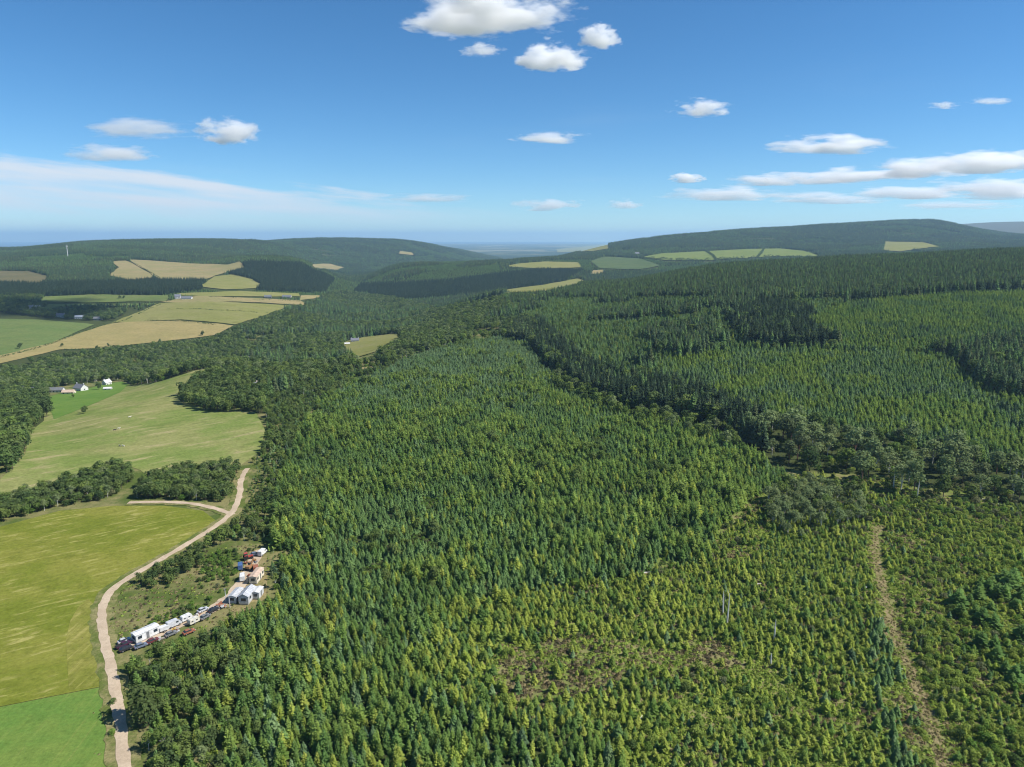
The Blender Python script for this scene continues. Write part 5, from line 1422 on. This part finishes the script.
# hedges between the far fields
def hedge(pts, label, h=2.6, w=3.0):
    if 'bright' in label: h, w = 9.0, 8.0
    line = np.array([cast(a, b, 500)[:2] for a, b in pts]); s = np.concatenate([[0], np.cumsum(np.hypot(*np.diff(line, axis=0).T))])
    n = int(s[-1]*(1.6 if h < 5 else 4.0)); rng = np.random.default_rng(int(pts[0][0]*7 + pts[0][1]))
    q = rng.uniform(0, s[-1], n); gap = vnoise(q/14.0, q*0 + pts[0][0], 5); q = q[gap > -.55]; n = len(q)
    x = np.interp(q, s, line[:, 0]) + rng.normal(0, w*.25, n); y = np.interp(q, s, line[:, 1]) + rng.normal(0, w*.25, n)
    hh = h*(1 + .5*vnoise(q/9.0, q*0, 9))*rng.uniform(.15, 1, n)
    d = rng.normal(size=(n, 3)); d[:, 2] = np.abs(d[:, 2])
    V, F = quad_cloud(np.stack([x, y, ground(x, y) + hh], 1), d, rng.uniform(.6, 1.4, n)*(1 if h < 5 else 1.6), rng)
    tag(mesh_obj('hedge', V, F.tolist(), LM['broad_b']), label, 'hedge', 'field hedges')
for pts, lab in (
    ([(145,321),(182,322),(225,327)], 'hedge across the straw field, nearest of the far fields'),
    ([(167,309),(220,311),(275,314.5)], 'hedge crossing the pale pasture behind the nearest hedge'),
    ([(176,299),(150,309),(125,321)], 'hedge running down from the tall farmhouse'),
    ([(125,321),(95,328),(50,345),(0,358),(-40,368)], 'long hedge between the shaded pasture and the straw field'),
    ([(85,304),(130,304),(160,303.5)], 'low hedge between the two green pastures'),
    ([(134,263),(148,271),(160,278.5)], 'dark hedge slanting between the high stubble fields'),
    ([(60,350.5),(110,349),(170,342.5),(215,337)], 'broken hedge along the lower edge of the straw field'),
    ([(706,252),(712,256),(716,261)], 'dark hedge across the bright pasture below the wooded hill'),
    ([(764,249.5),(762,253),(758,257.5)], 'second hedge across the bright pasture, nearer the hill'),
    ([(640,258.5),(700,261.5),(770,257.5),(822,257.5)], 'hedge along the near side of the bright hill pasture'),
    ([(200,297.5),(245,299.5),(300,302)], 'faint hedge along the top of the far pastures')):
    hedge(pts, lab)

# ------------------------------------------------------------------ sea
seam = bpy.data.materials.new('sea_water'); seam.use_nodes = True
b = seam.node_tree.nodes['Principled BSDF']; b.inputs['Base Color'].default_value = (0.02, 0.06, 0.10, 1); b.inputs['Roughness'].default_value = 0.35
tag(mesh_obj('sea', [(-46000, 15000, -130.5), (-9000, 15000, -130.5), (-6000, 30000, -130.5), (20000, 33000, -130.5), (20000, 44000, -130.5), (-42000, 44000, -130.5)], [(0, 1, 2, 3, 4, 5)], seam), 'blue sea along the far horizon', kind='structure')

# ------------------------------------------------------------------ clouds, real lumps of vapour about a kilometre up
cm = bpy.data.materials.new('cloud_vapour'); cm.use_nodes = True
t = NT(cm.node_tree); cm.node_tree.nodes.clear()
co = t.n('ShaderNodeTexCoord'); oi = t.n('ShaderNodeObjectInfo')
nz = t.n('ShaderNodeTexNoise', _noise_dimensions='4D', Vector=co.outputs['Object'], Scale=2.0, Detail=6.0, Roughness=0.6)
t.link(t.math('MULTIPLY', oi.outputs['Random'], 90.0), nz.inputs['W'])
ln = t.n('ShaderNodeVectorMath', _operation='LENGTH'); t.link(co.outputs['Object'], ln.inputs[0])
f = t.math('ADD', t.math('SUBTRACT', 0.62, ln.outputs['Value']), t.math('MULTIPLY', t.math('SUBTRACT', nz.outputs[0], 0.5), 2.6))
f = t.ramp(f, 0.0, 0.32)
osep = t.n('ShaderNodeSeparateColor', Color=oi.outputs['Color'])
dens = t.math('MULTIPLY', f, t.math('MULTIPLY', osep.outputs[0], 0.02))
pv = t.n('ShaderNodeVolumePrincipled', Density=dens, Anisotropy=0.2); pv.inputs['Color'].default_value = (1, 1, 1, 1)
o = t.n('ShaderNodeOutputMaterial'); t.link(pv.outputs[0], o.inputs['Volume'])
cm.cycles.volume_step_rate = 0.5
CLOUDS = [  # centre px, py, width px, height px, thickness of vapour, label
 (490, 2, 190, 52, 1.0, 'largest white cloud, cut by the top edge of the photo'),
 (552, 46, 84, 42, 1.0, 'ragged white cloud just below the top cloud'),
 (600, 28, 60, 34, .8, 'small white cloud curving at the right of the ragged one'),
 (482, 45, 56, 18, .28, 'thin torn wisp left of the ragged white cloud'),
 (140, 121, 150, 28, .32, 'long greyish cloud above the left hills'),
 (112, 146, 110, 24, .42, 'low pale cloud under the long greyish cloud on the left'),
 (229, 123, 84, 34, .9, 'round white puff cloud over the left valley'),
 (550, 133, 84, 17, .6, 'flat white cloud near the middle of the sky'),
 (702, 103, 70, 22, .6, 'small tapering cloud above the right-hand hill'),
 (832, 138, 150, 26, .8, 'long white cloud with a humped top over the wooded hill'),
 (943, 103, 44, 9, .35, 'tiny wisp high at the right'),
 (990, 99, 50, 9, .3, 'tiny wisp touching the right edge'),
 (985, 152, 150, 34, .9, 'tallest white heap in the cloud bank at the right edge'),
 (925, 161, 130, 26, .8, 'white heap left of the tallest one in the cloud bank'),
 (880, 169, 130, 22, .8, 'middle lump of the long cloud bank over the wooded hill'),
 (830, 172, 120, 20, .7, 'white lump right of centre in the long cloud bank'),
 (770, 175, 110, 17, .6, 'left tail of the long cloud bank'),
 (687, 174, 44, 14, .8, 'little bright cloud at the left end of the cloud bank'),
 (728, 189, 150, 19, .6, 'pale flat cloud beneath the little bright cloud'),
 (1000, 182, 170, 28, .8, 'white cloud under the tallest heap at the right edge'),
 (910, 188, 160, 18, .6, 'flat pale cloud under the middle of the bank'),
 (830, 194, 160, 16, .5, 'faint layer of cloud just above the wooded hill'),
 (950, 202, 180, 12, .3, 'lowest faint streak of cloud at the right'),
 (548, 201, 84, 16, .5, 'low white cloud above the distant plain'),
 (625, 201, 44, 12, .4, 'small low cloud left of the wooded hill'),
 (430, 195, 110, 12, .3, 'faint streak of cloud over the far plain'),
]
bm = bmesh.new(); bmesh.ops.create_icosphere(bm, subdivisions=3, radius=1.0)
for v in bm.verts:
    if v.co.z < 0: v.co.z *= 0.55
cloud_me = bpy.data.meshes.new('cloud'); bm.to_mesh(cloud_me); bm.free(); cloud_me.materials.append(cm)
for px, py, w, h, thick, lab in CLOUDS:
    u, v = (px - CX)/FPX, (CY - (py + h*.3))/FPX
    k = CP + v*SP; tz = (v*CP - SP)/k
    Y = min(800.0/tz, 20000.0)
    m = Y/k/FPX                                     # metres per pixel out there
    o = bpy.data.objects.new('cloud', cloud_me); COL.objects.link(o)
    o.location = (Y*u/k, Y, CAMZ + Y*tz)
    sx, sz = w*m*.5*1.08, h*m*.5*1.2
    o.scale = (sx, max(sz*1.2, min(sx, sz*1.7)), sz)
    if py < 60 and w > 55:                          # the near clouds overhead: broad flat slabs
        sz *= .78; o.scale = (sx, sx*.9, sz)
    o.color = (thick*130.0/max(sz, 40.0), 0, 0, 1)
    tag(o, lab, 'cloud', 'fair-weather clouds')

o = bpy.data.objects.new('cloud', cloud_me); COL.objects.link(o)
o.location = (-60.0, 1330.0, CAMZ + 820.0); o.scale = (260, 230, 75); o.color = (2.2, 0, 0, 1)
tag(o, 'cloud above the top edge of the photo that shades the far hamlet', 'cloud', 'fair-weather clouds')

# ------------------------------------------------------------------ haze
hz = bpy.data.materials.new('haze_air'); hz.use_nodes = True
t = NT(hz.node_tree); hz.node_tree.nodes.clear()
pv = t.n('ShaderNodeVolumePrincipled', Density=5.6e-5, Anisotropy=0.15); pv.inputs['Color'].default_value = (0.47, 0.73, 1.0, 1)
o = t.n('ShaderNodeOutputMaterial'); t.link(pv.outputs[0], o.inputs['Volume'])
S = 47000.0
hv = [(sx*S, sy*S, z) for z in (-140.0, 420.0) for sx, sy in ((-1, -1), (1, -1), (1, 1), (-1, 1))]
ho = mesh_obj('haze', hv, [(3, 2, 1, 0), (4, 5, 6, 7), (0, 1, 5, 4), (1, 2, 6, 5), (2, 3, 7, 6), (3, 0, 4, 7)], hz)
tag(ho, 'thin blue summer haze over the hills', kind='stuff')
